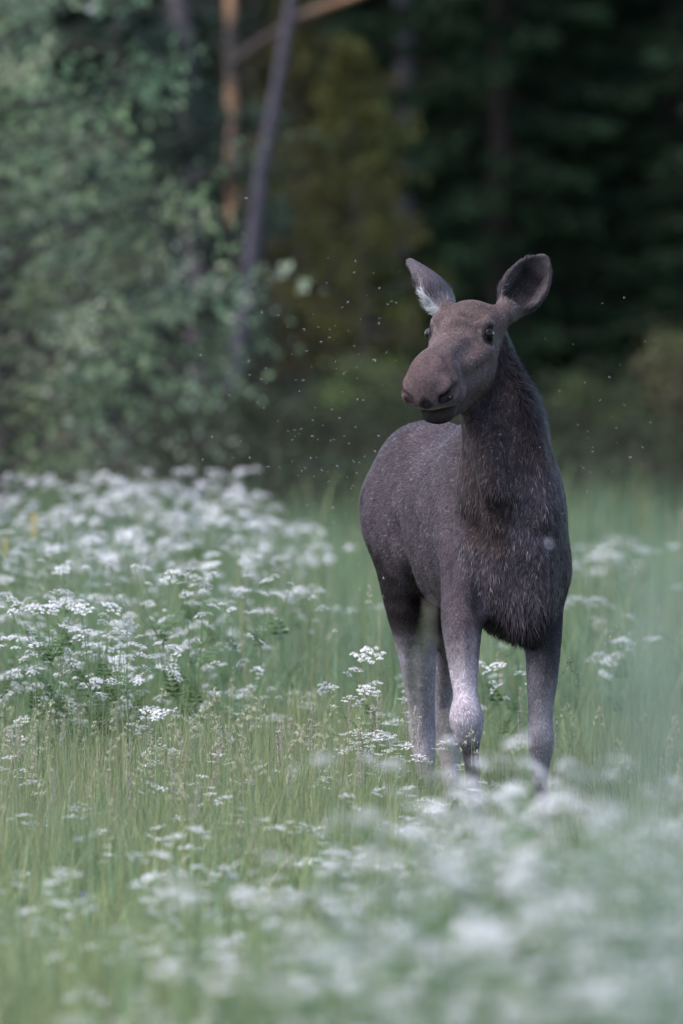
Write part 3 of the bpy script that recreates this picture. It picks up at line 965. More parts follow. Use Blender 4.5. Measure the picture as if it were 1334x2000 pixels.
def stuff_umbels(specs, protos, U, name, label):
    """the many further plants, joined"""
    r = np.random.default_rng(78)
    def arr(me):
        V = np.empty(len(me.vertices) * 3, np.float32); me.vertices.foreach_get('co', V)
        F = np.empty(len(me.loops), np.int32); me.loops.foreach_get('vertex_index', F)
        Cc = np.empty(len(me.vertices) * 4, np.float32); me.color_attributes['Col'].data.foreach_get('color', Cc)
        return V.reshape(-1, 3), F.reshape(-1, 3), Cc.reshape(-1, 4)[:, :3]
    ua = [arr(u) for u in U]; sa = [arr(p[0]) for p in protos]
    out = {0: MB(), 1: MB()}
    for (x, y, h, v, us) in specs:
        st, um, lv = protos[v % len(protos)]
        a = r.uniform(0, 6.28); R = np.array([[math.cos(a), -math.sin(a), 0], [math.sin(a), math.cos(a), 0], [0, 0, 1]])
        o = np.array([x, y, float(ground(x, y)) - .005])
        V, F, Cc = sa[v % len(protos)]
        out[0].add(V @ R.T * h + o, F, Cc)
        for p, k, s_ in um:
            V, F, Cc = ua[int(k)]
            tl = Matrix.Rotation(r.normal(0, .28), 3, 'X') @ Matrix.Rotation(r.normal(0, .28), 3, 'Y') @ Matrix.Rotation(r.uniform(0, 6.28), 3, 'Z')
            out[1].add(V @ np.array(tl).T * s_ * us + R @ p * h + o, F, Cc)
    V0, F0, C0 = out[0].arrays(); V1, F1, C1 = out[1].arrays()
    me = tri_mesh(name, np.concatenate([V0, V1]), np.concatenate([F0, F1 + len(V0)]), np.concatenate([C0, C1]), False, M_PETAL)
    tag(link(name, me), label, 'flowers', kind='stuff')


def yarrow_protos():
    """low plant with a flat, loose white head"""
    heads = [umbel_mesh('flower_head', .034, 11, 6, .05, 21, .0036), umbel_mesh('flower_head', .026, 8, 6, .05, 22, .0034)]
    lf = feather_leaf_mesh('leaf', .09, 23)
    pr = []
    for v in range(4):
        r = np.random.default_rng(60 + v); mb = MB()
        t = np.linspace(0, 1, 5); ph = r.uniform(0, 6.28)
        main = np.stack([.05 * t ** 2 * math.cos(ph), .05 * t ** 2 * math.sin(ph), t], -1)
        mb.tube(main, np.linspace(.0036, .0018, 5), (.095, .14, .06), 4)
        hs = [(main[-1], 0, 1.0)]
        for b in range(r.integers(1, 4)):
            a = ph + 1 + b * 2.2; tip = main[-1] + np.array([math.cos(a) * .10, math.sin(a) * .10, r.uniform(-.08, .0)])
            mb.tube([main[3], tip], [.0016, .001], (.095, .14, .06), 3); hs.append((tip, 1, r.uniform(.8, 1.1)))
        lv = [(main[1 + k % 3] * 1.0, r.uniform(0, 6.28)) for k in range(4)]
        pr.append((mb.mesh('stem', M_STEM), hs, lv))
    return pr, heads, lf


def seed_grass_protos():
    """flowering grass: a thin culm with a one-sided, clumped seed head (and a feathery kind)"""
    out = []
    for v in range(5):
        r = np.random.default_rng(90 + v)
        st = MB(); t = np.linspace(0, 1, 7); ph = r.uniform(0, 6.28); ln = r.uniform(.04, .16)
        main = np.stack([ln * t ** 2.2 * math.cos(ph), ln * t ** 2.2 * math.sin(ph), t * (1 - .15 * ln * t)], -1)
        st.tube(main, np.linspace(.0022, .0012, 7), (.13, .16, .07), 3)
        hd = MB(); top = np.zeros(3)
        col = np.array([.26, .255, .17]) if v < 3 else np.array([.25, .22, .19])
        def spik(p, d, l, w):
            u = norm(np.cross(d, [.2, .5, 1.])) * w; q = norm(np.cross(d, u)) * w
            m_ = p + d * l * .4
            hd.add([p, m_ + u, m_ + q, m_ - u, m_ - q, p + d * l], [(0, 1, 2), (0, 2, 3), (0, 3, 4), (0, 4, 1), (5, 2, 1), (5, 3, 2), (5, 4, 3), (5, 1, 4)], col * r.uniform(.75, 1.25))
        hd.tube([(0, 0, -.125), (.001, 0, -.06), (0, 0, .002)], [.0011, .0010, .0007], (.16, .17, .09), 3)
        if v < 3:      # clumps
            for c in range(6 - v):
                p0 = top - np.array([0, 0, .017 * c]) + (np.array([math.cos(ph + 1), math.sin(ph + 1), .3]) * (.004 + .007 * c) * (1 if c % 2 else -.6))
                for k in range(9):
                    d = norm(np.array([0, 0, 1.]) + r.normal(0, .45, 3)); spik(p0 + r.normal(0, .004, 3), d, r.uniform(.009, .015), .0018)
        else:          # soft spike
            for k in range(70):
                h = r.uniform(0, .13); a = r.uniform(0, 6.28); rr = .009 * math.sin(min(1, (h + .012) / .1) * 2.6) + .002
                d = norm([math.cos(a) * .5, math.sin(a) * .5, 1]); spik(top - np.array([0, 0, h]) + np.array([math.cos(a), math.sin(a), 0]) * rr * .4, d, r.uniform(.009, .016), .0016)
        out.append((st.mesh('culm', M_STEM), hd.mesh('seed_head', M_STEM), main[-1]))
    return out


def build_meadow_plants():
    r = np.random.default_rng(5)
    protos, U, Lf = umbel_plant_protos()
    specs = []
    def from_px(px, py_top, y, h):       # tip of a plant of height h seen at that pixel
        return (px - 667) * (CAM_D + y) / FPX
    # white drift below the leafy tree, beyond the sharp grass
    L1, G1 = 'white umbel flower plant in the broad drift below the pale leafy tree', 'umbel plants below the leafy tree'
    cand = []
    for _ in range(4000):
        y = 1.2 + 27 * r.random() ** 1.5; hw = frustum_half(y)
        x = r.uniform(-hw - .3, hw + .3)
        px = 667 + x * FPX / (CAM_D + y)
        lim = 560 - 14 * max(0, y - 12) - 90 * max(0, 4 - y)
        if px > lim + r.normal(0, 60): continue
        cand.append((x, y))
    k = 0
    drift = cand[:200]
    drift.sort(key=lambda q: q[1])
    near, far = drift[:80], drift[80:]
    for x, y in near:
        specs.append((x, y, r.uniform(.35, 1.10), r.integers(0, 6), L1, G1, .72))
    # the tallest, standing out against the dark wood
    L2, G2 = 'tall white umbel plant rising above the drift against the dark wood', 'tall umbel plants against the wood'
    for px, py in ((270, 930), (250, 960), (290, 985), (400, 925), (470, 918), (430, 960), (355, 955), (490, 1060), (385, 990), (40, 975), (10, 1000), (530, 1020), (215, 965), (600, 1100), (590, 1130), (560, 1040), (480, 990), (120, 1000), (160, 1015), (310, 1000), (70, 1010), (345, 1010), (440, 1010), (510, 1075), (620, 1085), (1150, 1090), (1180, 1120)):
        y = r.uniform(15, 24); s_ = FPX / (CAM_D + y); x = (px - 667) / s_
        z = CAM_H - (py - HORIZON) / s_
        specs.append((x, y, max(.7, z - float(ground(x, y))), r.integers(0, 6), L2, G2, 1.25))
    # thick bank before the animal's feet
    L3, G3 = 'white umbel plant in the thick flower bank in front of the moose hooves', 'umbel plants before the moose'
    n = 0
    while n < 170:
        y = -44 + 36 * r.uniform(.36, 1) ; hw = frustum_half(y); x = r.uniform(-.4 * hw, hw + .3)
        s_ = FPX / (CAM_D + y); y = r.uniform(-27.5, -18) if r.random() < .5 else y; hw = frustum_half(y); x = r.uniform(-.5 * hw, hw + .3); s_ = FPX / (CAM_D + y)
        h = r.uniform(.5, 1.0 + .3 * (y < -18)); px = 667 + x * s_; py = HORIZON + (CAM_H - h) * s_
        if n % 3 == 0:
            y = r.uniform(-20, -10.5); s_ = FPX / (CAM_D + y); hw = frustum_half(y); x = r.uniform(.0, hw + .3); h = r.uniform(.85, 1.25); px = 667 + x * s_; py = HORIZON + (CAM_H - h) * s_
        edge = 1465 + max(0, 1080 - px) * .40 if px < 1080 else 1450
        if py < edge + r.normal(0, 60) or py > 2250: continue
        specs.append((x, y, h, r.integers(0, 6), L3, G3, .75)); n += 1
    # few beside and behind
    L4, G4 = 'scattered white umbel plant in the green meadow behind the moose', 'umbel plants behind the moose'
    for _ in range(22):
        y = r.uniform(3, 30); hw = frustum_half(y); x = r.uniform(.15 * hw, hw + .3)
        specs.append((x, y, r.uniform(.5, .8), r.integers(0, 6), L4, G4, 1.0))
    place_umbel_plants(specs, protos, U, Lf)
    extra = [(x, y, r.uniform(.45, 1.08), r.integers(0, 6), .78) for x, y in far]
    stuff_umbels(extra, protos, U, 'flower_drift', 'hazy drift of white umbel flowers filling the back of the meadow')

    # flat white heads in the sharp grass
    yp, yh, ylf = yarrow_protos()
    LY, GY = 'low flat-headed white flower among the sharp grass', 'low white flowers in the grass'
    for _ in range(230):
        y = r.uniform(-13, 3.0); hw = frustum_half(y); x = r.uniform(-hw - .2, hw * .5)
        if y > -1.0 and r.random() < .55: x = r.uniform(-.1, .45)
        h = r.uniform(.22, .50)
        st, hs_, lv = yp[r.integers(0, 4)]
        root = link('yarrow_flower', None, loc=(x, y, float(ground(x, y)) - .005), rot=(r.normal(0, .08), r.normal(0, .08), r.uniform(0, 6.28)), scale=h)
        root.empty_display_size = .1
        tag(root, LY, 'flower', GY)
        link('stem', st, root)
        for p, k, s_ in hs_:
            link('flower_head', yh[k], root, loc=p, rot=(r.normal(0, .2), r.normal(0, .2), r.uniform(0, 6.28)), scale=s_ / h * r.uniform(.5, .95))
        for p, a in lv:
            link('leaf', ylf, root, loc=p, rot=(0, -.5, a), scale=1 / h ** .6)
    # branching umbel standing sharp before the drift, and those beside the hind leg
    sp = []
    for px, py, y, us, lab in ((300, 1392, .3, .95, 'sharp white umbel with clustered heads, alone at the edge of the grass bank'),
                               (705, 1345, .6, .9, 'white umbel plant beside the pale hind leg of the moose'),
                               (735, 1275, 1.6, 1.0, 'taller white umbel just outside the hind leg of the moose'),
                               (985, 1300, 2.2, .8, 'white umbel seen between the two fore legs of the moose'),
                               (775, 1440, .5, .8, 'small white umbel touching the pale hind leg')):
        s_ = FPX / (CAM_D + y); x = (px - 667) / s_; z = CAM_H - (py - HORIZON) / s_
        sp.append((x, y, z - float(ground(x, y)), r.integers(0, 6), lab, None, us))
    place_umbel_plants(sp, protos, U, Lf)
    # seed grasses
    sg = seed_grass_protos()
    LS, GS = 'thin flowering grass with a pale clumped seed head', 'flowering grasses in the meadow'
    for i in range(230):
        y = r.normal(-1, 1.8) if i < 170 else r.uniform(3, 18); hw = frustum_half(y); x = r.uniform(-hw - .1, hw + .1)
        h = r.uniform(.42, .70) if i < 170 else r.uniform(.6, 1.05)
        if .2 < x < 1.0 and -8 < y < .4: x -= 1.1
        put_seed(sg[r.integers(0, 5)], x, y, h, LS, GS, r)
    for px, py, y, lab in ((922, 1430, -1.2, 'pale seed head standing right before the lifted fore leg'), (1115, 1290, .4, 'pale seed head nodding beside the straight fore leg'),
                           (1205, 1225, .9, 'tall seed head rising behind the straight fore leg'), (1110, 1378, -.4, 'bent seed head low beside the straight fore leg'),
                           (838, 1175, -15.0, 'tall near grass head hanging before the moose belly'), (868, 1395, -13.0, 'near grass head hanging between the hind legs'),
                           (655, 1380, .2, 'seed head beside the white umbel near the hind leg'), (600, 1355, .5, 'clumped seed head against the blurred meadow'),
                           (510, 1365, .3, 'tallest clumped seed head of the sharp grass'), (478, 1385, .1, 'clumped seed head next to the tallest one')):
        s_ = FPX / (CAM_D + y); x = (px - 667) / s_; z = CAM_H - (py - HORIZON) / s_
        pr_ = sg[0 if y > -5 else 3]; h_ = z - float(ground(x, y))
        put_seed(pr_, x - pr_[2][0] * h_, y, h_ / pr_[2][2], lab, None, r, tilt=0.0, rz=0.0)
    # a few coloured flowers
    def spike(name, px, py, y, colr, lab, hl, n):
        s_ = FPX / (CAM_D + y); x = (px - 667) / s_; h = CAM_H - (py - HORIZON) / s_ - float(ground(x, y))
        root = link(name, None, loc=(x, y, float(ground(x, y)) - .005)); tag(root, lab, 'flower')
        st = MB(); st.tube([(0, 0, 0), (.01, 0, h * .5), (0, 0, h)], [.003, .0025, .0015], (.10, .14, .06), 4); link('stem', st.mesh('stem', M_STEM), root)
        for i in range(n):
            b = MB(); a = i * 2.4; p = np.array([math.cos(a) * .006, math.sin(a) * .006, h - hl * i / n]); d = norm([math.cos(a), math.sin(a), .5])
            for k in range(5):
                e = norm(d + .75 * np.array([math.cos(k * 1.256), math.sin(k * 1.256), .3])); u = norm(np.cross(e, [0, 0, 1])) * .0045
                b.add([p, p + e * .009 + u, p + e * .016, p + e * .009 - u], [(0, 1, 2), (0, 2, 3)], colr)
            link('blossom', b.mesh('blossom', M_PETAL), root)
    spike('yellow_flower', 66, 1005, 14, (.60, .42, .10), 'yellow flower spike above the white drift', .12, 16)
    spike('yellow_flower', 10, 1050, 13, (.55, .40, .14), 'faint yellow spike at the edge of the white drift', .10, 12)
    spike('violet_flower', 160, 1742, -5, (.16, .12, .42), 'small violet flower low in the grass', .03, 4)
    spike('violet_flower', 470, 1705, -4, (.20, .15, .36), 'small pale violet flower among the low white heads', .03, 3)


def put_seed(proto, x, y, h, lab, grp, r, tilt=.06, rz=None):
    root = link('seed_stalk', None, loc=(x, y, float(ground(x, y)) - .005), rot=(r.normal(0, tilt), r.normal(0, tilt), r.uniform(0, 6.28) if rz is None else rz), scale=h)
    root.empty_display_size = .05
    tag(root, lab, 'seed stalk', grp)
    link('culm', proto[0], root)
    link('seed_head', proto[1], root, loc=proto[2], scale=r.uniform(.8, 1.2) / h)


# ------------------------------------------------------------------ woods
def leaf_cards(pos, size, cols, r, aspect=.6, droop=.35):
    n = len(pos)
    d = r.normal(size=(n, 3)); d[:, 2] -= droop; d /= np.linalg.norm(d, axis=1)[:, None]
    u = np.cross(d, r.normal(size=(n, 3))); u /= np.linalg.norm(u, axis=1)[:, None] + 1e-9
    w = np.cross(d, u)
    s_ = (size * r.uniform(.7, 1.25, n))[:, None]
    a = pos; c = pos + d * s_
    m = pos + d * s_ * .5
    V = np.stack([a, m + u * s_ * aspect * .5 + w * s_ * .06, c, m - u * s_ * aspect * .5 + w * s_ * .06], 1).reshape(-1, 3)
    i = np.arange(n) * 4
    F = np.concatenate([np.stack([i, i + 1, i + 2], -1), np.stack([i, i + 2, i + 3], -1)])
    return V, F, np.repeat(cols, 4, axis=0)


def broadleaf(height, radius_fn, nbr, leaf, nleaf, leafcol, barkcol, seed, trunk_r=.06, lean=(0, 0), start=.12, up=.55, extra=()):
    """tapered trunk, limbs with side twigs, leaves in clumps along the twigs"""
    r = np.random.default_rng(seed)
    wood = MB()
    t = np.linspace(0, 1, 10)
    tr = np.stack([lean[0] * t ** 1.4 * height + .06 * np.sin(t * 5 + seed), lean[1] * t * height + .05 * np.sin(t * 4 + 2 * seed), t * height], -1)
    tr -= tr[0]
    wood.tube(tr, trunk_r * (1 - .9 * t) + .006, barkcol, 7)
    pos, cols = [], []
    per = max(1, nleaf // nbr)
    for b in range(nbr + len(extra)):
        h = start + (1 - start) * ((min(b, nbr - 1) + r.random()) / nbr) ** .9
        if b >= nbr: h = extra[b - nbr][0]
        k = h * 9; i = min(int(k), 8); base = tr[i] + (tr[i + 1] - tr[i]) * (k - i)
        a = b * 2.4 + r.normal(0, .4); L = radius_fn(h) * r.uniform(.65, 1.15) + .15
        if b >= nbr: a, L = extra[b - nbr][1:]
        e = up * r.uniform(.5, 1.3)
        q = np.linspace(0, 1, 6)
        dirh = np.array([math.cos(a), math.sin(a), 0])
        br = base + dirh * (q * L)[:, None] + np.array([0, 0, 1]) * (L * (e * q - .22 * q ** 2))[:, None] + r.normal(0, .02, (6, 3)) * q[:, None]
        wood.tube(br, (trunk_r * .32 * (1 - .85 * q) + .004) * min(1, L), barkcol, 4)
        tips = []
        for w_ in range(7):
            qq = r.uniform(.25, 1); j = min(int(qq * 5), 4); p0 = br[j] + (br[j + 1] - br[j]) * (qq * 5 - j)
            d = norm(dirh * .7 + r.normal(0, .6, 3) + np.array([0, 0, .15])); l = L * r.uniform(.16, .34)
            wood.tube([p0, p0 + d * l * .5 + [0, 0, .01], p0 + d * l], [.006, .004, .002], barkcol, 3)
            tips.append((p0, d, l))
        cb = leafcol * np.exp(r.normal(0, .26)) * (1 + r.normal(0, .06, 3))
        for p0, d, l in tips:
            n = max(1, per // 7)
            u = r.uniform(.1, 1.1, n)[:, None]
            pos.append(p0 + d * l * u + r.normal(0, .055, (n, 3)))
            cols.append(np.clip(cb * np.exp(r.normal(0, .18, (n, 1))), .005, .3))
    pos = np.concatenate(pos); cols = np.concatenate(cols)
    V, F, Cc = leaf_cards(pos, leaf, cols, r)
    return wood.mesh('trunk', M_BARK, True), tri_mesh('crown', V, F, Cc, False, M_LEAF)


def spruce(height, base_r, seed, tri_goal=26000, col=(.011, .0225, .012)):
    r = np.random.default_rng(seed)
    wood = MB(); t = np.linspace(0, 1, 9)
    tr = np.stack([.05 * np.sin(t * 4 + seed), .05 * np.sin(t * 3), t * height], -1)
    wood.tube(tr, .15 * (1 - t) + .01, (.022, .019, .018), 8)
    V, Cc = [], []
    nb = int(height * 11)
    per = tri_goal // nb
    for b in range(nb):
        h = .03 + .96 * (b + r.random()) / nb
        L = base_r * (1 - h) ** .85 * r.uniform(.75, 1.15) + .12; a = b * 2.4 + r.normal(0, .3)
        dh = np.array([math.cos(a), math.sin(a), 0]); sd = np.array([-math.sin(a), math.cos(a), 0])
        q = np.linspace(0, 1, 5)
        br = np.array([0, 0, h * height]) + dh * (q * L)[:, None] + np.array([0, 0, 1]) * (L * (-.42 * q + .22 * q ** 2.2))[:, None]
        wood.tube(br, .016 * (1 - .8 * q), (.025, .02, .018), 3)
        n = per
        u = r.uniform(.08, 1.0, n) ** .8; j = np.minimum((u * 4).astype(int), 3)
        p0 = br[j] + (br[j + 1] - br[j]) * (u * 4 - j)[:, None]
        s_ = r.choice([-1, 1], n)
        spread = (L * .34 * (1.1 - u) + .06)
        p0 = p0 + sd * (s_ * spread * r.random(n))[:, None] * .6 + np.array([0, 0, -1]) * (r.random(n) * .12)[:, None]
        d = dh * .75 + sd * (s_ * .7)[:, None] + r.normal(0, .25, (n, 3)) + np.array([0, 0, -.35])
        d /= np.linalg.norm(d, axis=1)[:, None]
        ln = r.uniform(.10, .24, n)[:, None]
        w_ = np.cross(d, r.normal(size=(n, 3))); w_ /= np.linalg.norm(w_, axis=1)[:, None]
        wd = ln * .13
        V.append(np.stack([p0 - w_ * wd, p0 + w_ * wd, p0 + d * ln], 1).reshape(-1, 3))
        c = np.array(col) * np.exp(r.normal(0, .2, (n, 1)) + r.normal(0, .12))
        Cc.append(np.repeat(c, 3, axis=0))
    V = np.concatenate(V); Cc = np.concatenate(Cc)
    return wood.mesh('trunk', M_BARK, True), tri_mesh('crown', V, np.arange(len(V)).reshape(-1, 3), Cc, False, M_NEEDLE)


def put_tree(name, meshes, x, y, label, group=None, rz=0.0, sc=1.0, cat='tree'):
    root = link(name, None, loc=(x, y, float(ground(x, y)) - .03), rot=(0, 0, rz), scale=sc)
    root.empty_display_size = .5
    tag(root, label, cat, group)
    link('trunk', meshes[0], root); link('crown', meshes[1], root)
    return root


def bark_trunk(name, pts, rad, colfn, label, limbs=(), crown=None):
    """a trunk along traced points at its own depth, with limbs and its own crown"""
    root = link(name, None, loc=tuple(float(q) for q in pts[0]))
    tag(root, label, 'tree')
    mb = MB(); o = pts[0]
    fine = []
    A = np.asarray(pts); tt = np.linspace(0, len(A) - 1, 8 * len(A))
    i = np.minimum(tt.astype(int), len(A) - 2); f = (tt - i)[:, None]
    fine = A[i] * (1 - f) + A[i + 1] * f
    for _ in range(4):
        fine[1:-1] = (fine[:-2] + 2 * fine[1:-1] + fine[2:]) / 4
    rr = np.interp(tt, np.arange(len(A)), rad)
    mb.tube(fine - o, rr, (0, 0, 0), 12)
    V, F, Cc = mb.arrays()
    Cc = np.array([colfn(v + o) for v in V])
    link('trunk', tri_mesh('trunk', V, F, Cc, True, M_BARK), root)
    for lp, lr in limbs:
        lb = MB(); lb.tube(np.asarray(lp) - o, lr, (0, 0, 0), 8)
        V, F, Cc = lb.arrays(); Cc = np.array([colfn(v + o) for v in V])
        link('limb', tri_mesh('limb', V, F, Cc, True, M_BARK), root)
    if crown is not None:
        link('crown', crown[0], root, loc=tuple(crown[1] - o))
    return root


def build_wood():
    r = np.random.default_rng(9)
    # pale leafy tree at the left edge of the clearing
    y = 28.0; s_ = FPX / (CAM_D + y)
    leafc = np.array([.165, .205, .122])
    prof = lambda h: 1.85 * min(1, (h + .05) / .22) * (1 - h) ** .95
    for px, yy, hh, sd_, lab in ((-70, 28.0, 6.8, 3, 'pale green leafy young tree with spreading branches at the meadow edge'),
                                 (-10, 31.0, 4.4, 13, 'second pale leafy young tree crowded behind the spreading one')):
        m = broadleaf(hh, prof, 85, .068, 12000 if sd_ == 3 else 7000, leafc * (1 if sd_ == 3 else .85), (.045, .042, .038), sd_, trunk_r=.06, extra=((.25, .0, 1.95), (.33, .15, 1.7), (.18, -.2, 1.7), (.42, .1, 1.5), (.29, -.15, 1.85)) if sd_ == 3 else ())
        put_tree('leafy_tree', m, (px - 667) * (CAM_D + yy) / FPX, yy, lab)
    # tall crowns
    sp = [spruce(15, 2.3, 1, 42000), spruce(18, 2.5, 2, 50000), spruce(13, 2.1, 3, 38000)]
    spots = []
    for row, (yy, step) in enumerate(((56, 2.3), (62, 2.4), (68, 2.5), (75, 2.6), (83, 2.6), (91, 2.6), (99, 2.6), (108, 2.6))):
        hw = frustum_half(yy) + 3.2
        x = -hw + r.uniform(0, 1)
        while x < hw:
            px = 667 + x * FPX / (CAM_D + yy)
            if not (row < 2 and 330 < px < 700):      # an opening where the trunks stand
                spots.append((x + r.normal(0, .3), yy + r.normal(0, 1.2)))
            x += step
    for i, (x, yy) in enumerate(spots):
        put_tree('spruce_tree', sp[i % 3], x, yy, 'dark spruce tree in the shaded wood behind the clearing', 'spruces of the wood', r.uniform(0, 6.28), r.uniform(.85, 1.15))
    # broadleaved undergrowth, partly yellowing
    def bush(px, py, yy, hgt, rad, colr, lab, seed, leaf=.07, n=5000):
        x = (px - 667) * (CAM_D + yy) / FPX
        m = broadleaf(hgt, lambda h: rad * math.sin(min(1, .12 + h * .95) * math.pi) ** .7, 55, leaf, n, np.array(colr), (.05, .042, .036), seed, trunk_r=.035)
        put_tree('sapling', m, x, yy, lab)
    bush(690, 0, 47, 3.9, .62, (.058, .058, .015), 'slender sapling with yellow-green leaves in front of the dark wood', 31)
    bush(600, 0, 50, 4.4, .45, (.040, .038, .012), 'thin olive-yellow sapling between the bare trunks', 32)
    bush(520, 0, 60, 7.0, 1.4, (.022, .034, .020), 'dark green sapling deep behind the leaning trunk', 33)
    bush(250, 0, 47, 7.5, 1.3, (.026, .042, .030), 'dull green young tree behind the broken grey trunk', 34)
    bush(345, 0, 43, 3.9, .9, (.028, .044, .032), 'dull green sapling hiding the foot of the slim grey trunk', 39, .07, 9000)
    bush(680, 0, 46, 1.35, .55, (.075, .100, .040), 'low green shrub at the foot of the wood', 35, .05, 2500)
    bush(1300, 0, 48, 1.5, .7, (.085, .085, .040), 'low brownish shrub at the right end of the wood edge', 36, .05, 2500)
    bush(1130, 0, 47, 1.2, .6, (.050, .070, .030), 'low dark shrub behind the moose shoulder', 37, .05, 2500)
    bush(560, 0, 50, 2.2, .8, (.030, .024, .018), 'brown half-dry shrub under the leaning trunk', 38, .05, 3000)
    for i, (px, yy, hh, rd, cc) in enumerate(((455, 38, 1.9, .75, (.050, .066, .036)), (330, 40, 1.6, .8, (.052, .070, .040)), (590, 42, 1.5, .8, (.040, .044, .024)),
            (740, 45, 1.3, .7, (.048, .060, .028)), (830, 46, 1.5, .8, (.040, .054, .026)), (1010, 47, 1.5, .9, (.036, .050, .026)), (1200, 46, 1.3, .8, (.050, .064, .030)),
            (1330, 44, 1.2, .8, (.060, .072, .036)), (640, 40, 1.0, .7, (.062, .082, .042)), (1160, 42, .9, .7, (.064, .082, .044)), (1090, 44, 1.1, .6, (.05, .066, .034)))):
        x = (px - 667) * (CAM_D + yy) / FPX
        cc = np.array(cc) * .55; yy = yy - 3.5; hh = hh * .68
        m = broadleaf(hh, lambda h: rd * math.sin(min(1, .18 + h * .85) * math.pi) ** .7, 40, .055, 2200, np.array(cc), (.04, .034, .03), 60 + i, trunk_r=.02, start=.05)
        put_tree('undergrowth_shrub', m, x, yy, 'low leafy shrub in the undergrowth where meadow meets wood', 'undergrowth shrubs', cat='shrub')
    # trunks
    def grey(p): return np.array([.046, .041, .051])
    rr = np.random.default_rng(4)
    def pine(p):
        z_ = p[2] + .06 * math.sin(p[0] * 90 + p[1] * 70); k = 1 if (2.5 < z_ < 3.1 or 3.3 < z_ < 3.62 or z_ > 4.15) else 0
        return np.array([.170, .100, .062]) if k > .35 else np.array([.040, .033, .032])
    def dull(p): return np.array([.050, .046, .054])
    y = 42.0
    tr = [P(440, 1155, y), P(448, 900, y), P(458, 740, y), P(478, 590, y), P(494, 480, y), P(508, 345, y), P(540, 180, y), P(560, 60, y), P(580, -60, y), P(640, -500, y)]
    tr[0][2] = float(ground(tr[0][0], y)) - .05
    bark_trunk('bare_trunk_tree', tr, [.08, .070, .064, .060, .056, .052, .047, .043, .041, .03], grey, 'leaning violet-grey bare trunk in front of the dark wood')
    y = 46.0
    tr = [P(480, 1130, y), P(470, 850, y), P(462, 600, y), P(456, 400, y), P(452, 150, y), P(451, -50, y), P(455, -700, y)]
    tr[0][2] = float(ground(tr[0][0], y)) - .05
    bark_trunk('pine_tree', tr, [.075, .065, .060, .056, .052, .048, .04], pine, 'upright pine trunk with patchy orange bark and a slanting limb',
               limbs=[([P(456, 125, y), P(500, 90, y - .3), P(590, 32, y - .6), P(690, -6, y - 1.0), P(800, -50, y - 1.3)], [.045, .042, .038, .032, .02])])
    y = 50.0
    tr = [P(400, 1115, y), P(385, 600, y), P(372, 250, y), P(358, 95, y), P(343, -20, y), P(320, -500, y)]
    tr[0][2] = float(ground(tr[0][0], y)) - .05
    bark_trunk('grey_trunk_tree', tr, [.11, .10, .09, .085, .08, .05], lambda p: np.array([.075, .062, .070]), 'slim grey trunk leaning left behind the foliage')
    y = 60.0
    tr = [P(800, 1100, y), P(793, 700, y), P(788, 400, y), P(790, 150, y), P(785, -60, y), P(780, -600, y)]
    tr[0][2] = float(ground(tr[0][0], y)) - .05
    bark_trunk('dark_trunk_tree', tr, [.10, .09, .085, .08, .075, .05], dull, 'dim upright trunk in the wood behind the moose head')


# ------------------------------------------------------------------ near plant and insects
def build_tall_near_plant():
    """tall blue-green leafy stalks standing close to the lens"""
    r = np.random.default_rng(15)
    lab = 'tall blue-green leafy stem in the clump at the outer end of the flower bank'
    spots = ((1275, 1050, -33.5), (1335, 1130, -33.0), (1310, 1250, -32.2), (1365, 1080, -32.6), (1245, 1200, -32.8))
    for k, (px, top, y) in enumerate(spots):
        s_ = FPX / (CAM_D + y); x = (px - 667) / s_; h = CAM_H - (top - HORIZON) / s_
        root = link('leafy_stalk', None, loc=(x, y, float(ground(x, y)) - .01))
        tag(root, lab, 'plant', 'blue-green leafy stalks')
        st = MB(); t = np.linspace(0, 1, 9)
        main = np.stack([.03 * np.sin(t * 3 + k), .02 * np.sin(t * 2), t * h], -1); main -= main[0]
        st.tube(main, .005 * (1 - .6 * t), (.11, .15, .11), 5)
        link('stem', st.mesh('stem', M_STEM), root)
        for i in range(int(h * 20)):
            q = .25 + .75 * i / (h * 20); j = min(int(q * 8), 7); p = main[j] + (main[j + 1] - main[j]) * (q * 8 - j)
            a = i * 2.4; L = .13 * (1.15 - .6 * q) * r.uniform(.8, 1.2)
            d = np.array([math.cos(a), math.sin(a), .5]); d = norm(d); u = norm(np.cross(d, [0, 0, 1])) * L * .17
            lf = MB(); m_ = p + d * L * .5 + np.array([0, 0, .006])
            c = np.array([.17, .21, .18]) * r.uniform(.8, 1.2)
            lf.add([p, m_ + u, p + d * L - np.array([0, 0, .012]), m_ - u], [(0, 1, 2), (0, 2, 3)], c)
            link('leaf', lf.mesh('leaf', M_GRASS), root)


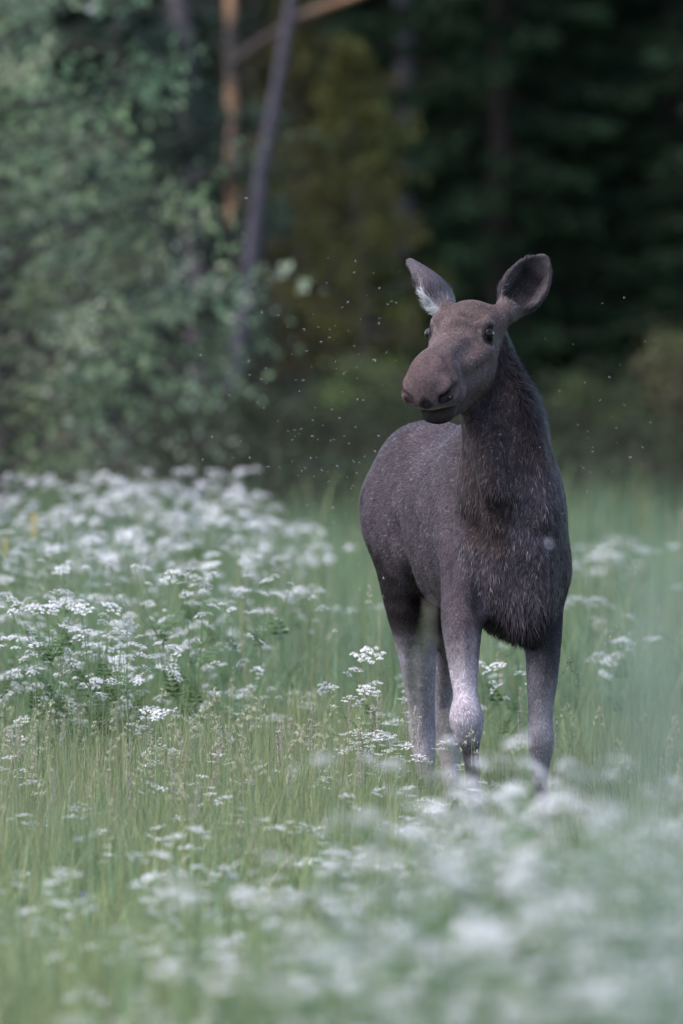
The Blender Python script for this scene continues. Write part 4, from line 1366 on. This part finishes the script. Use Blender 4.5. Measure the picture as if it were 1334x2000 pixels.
def build_insects():
    r = np.random.default_rng(21)
    def gnat(seed):
        q = np.random.default_rng(seed); mb = MB()
        g = (.13, .125, .13)
        t = np.linspace(0, 1, 5)
        mb.tube(np.stack([t * .0085 - .004, 0 * t, -.0015 * t], -1), np.array([.0004, .0010, .0011, .0009, .0003]), g, 5)
        for s in (-1, 1):      # wings
            a = np.array([-.001, 0, .0008]); d = norm([.25, s, q.uniform(.1, .9)]); u = norm(np.cross(d, [0, 0, 1])) * .0012
            mb.add([a, a + d * .004 + u, a + d * .0085, a + d * .004 - u], [(0, 1, 2), (0, 2, 3)], (.26, .26, .28))
            for k in range(3):  # legs
                l0 = np.array([-.002 + .0015 * k, s * .0006, -.0006]); kn = l0 + np.array([(k - 1) * .002, s * .0035, .0012]); ft = kn + np.array([(k - 1) * .002, s * .0015, -.0055])
                mb.tube([l0, kn, ft], [.00022, .0002, .00015], g, 3)
        return mb.mesh('mosquito', M_GNAT)
    G = [gnat(i) for i in range(4)]
    pts = []
    clusters = [(600, 740, 110, 120, 62), (720, 640, 40, 90, 22), (640, 900, 90, 70, 28), (620, 1060, 70, 110, 34), (1150, 760, 80, 160, 24), (930, 900, 150, 150, 10), (1120, 900, 60, 60, 10), (690, 1180, 40, 90, 14)]
    for cx, cy, sx, sy, n in clusters:
        for _ in range(n):
            pts.append((cx + r.normal(0, sx), cy + r.normal(0, sy)))
    for px, py in pts:
        y = r.normal(-.75, .35) if px > 700 else r.normal(-.3, .55)
        p = P(px, py, y)
        if p[2] < .5: continue
        o = link('mosquito', G[r.integers(0, 4)], loc=tuple(p), rot=(r.normal(0, .6), r.normal(0, .6), r.uniform(0, 6.28)), scale=r.uniform(.5, 1.05))
        tag(o, 'tiny grey mosquito hovering in the swarm around the moose', 'mosquito', 'mosquito swarm')


if TEST == 'moose':
    build_ground(); build_moose()
elif TEST == 'wood':
    build_ground(); build_grass(); build_meadow_plants(); build_wood(); build_tall_near_plant()
else:
    build_ground()
    build_wood()
    build_grass()
    build_moose()
    build_meadow_plants()
    build_tall_near_plant()
    build_insects()
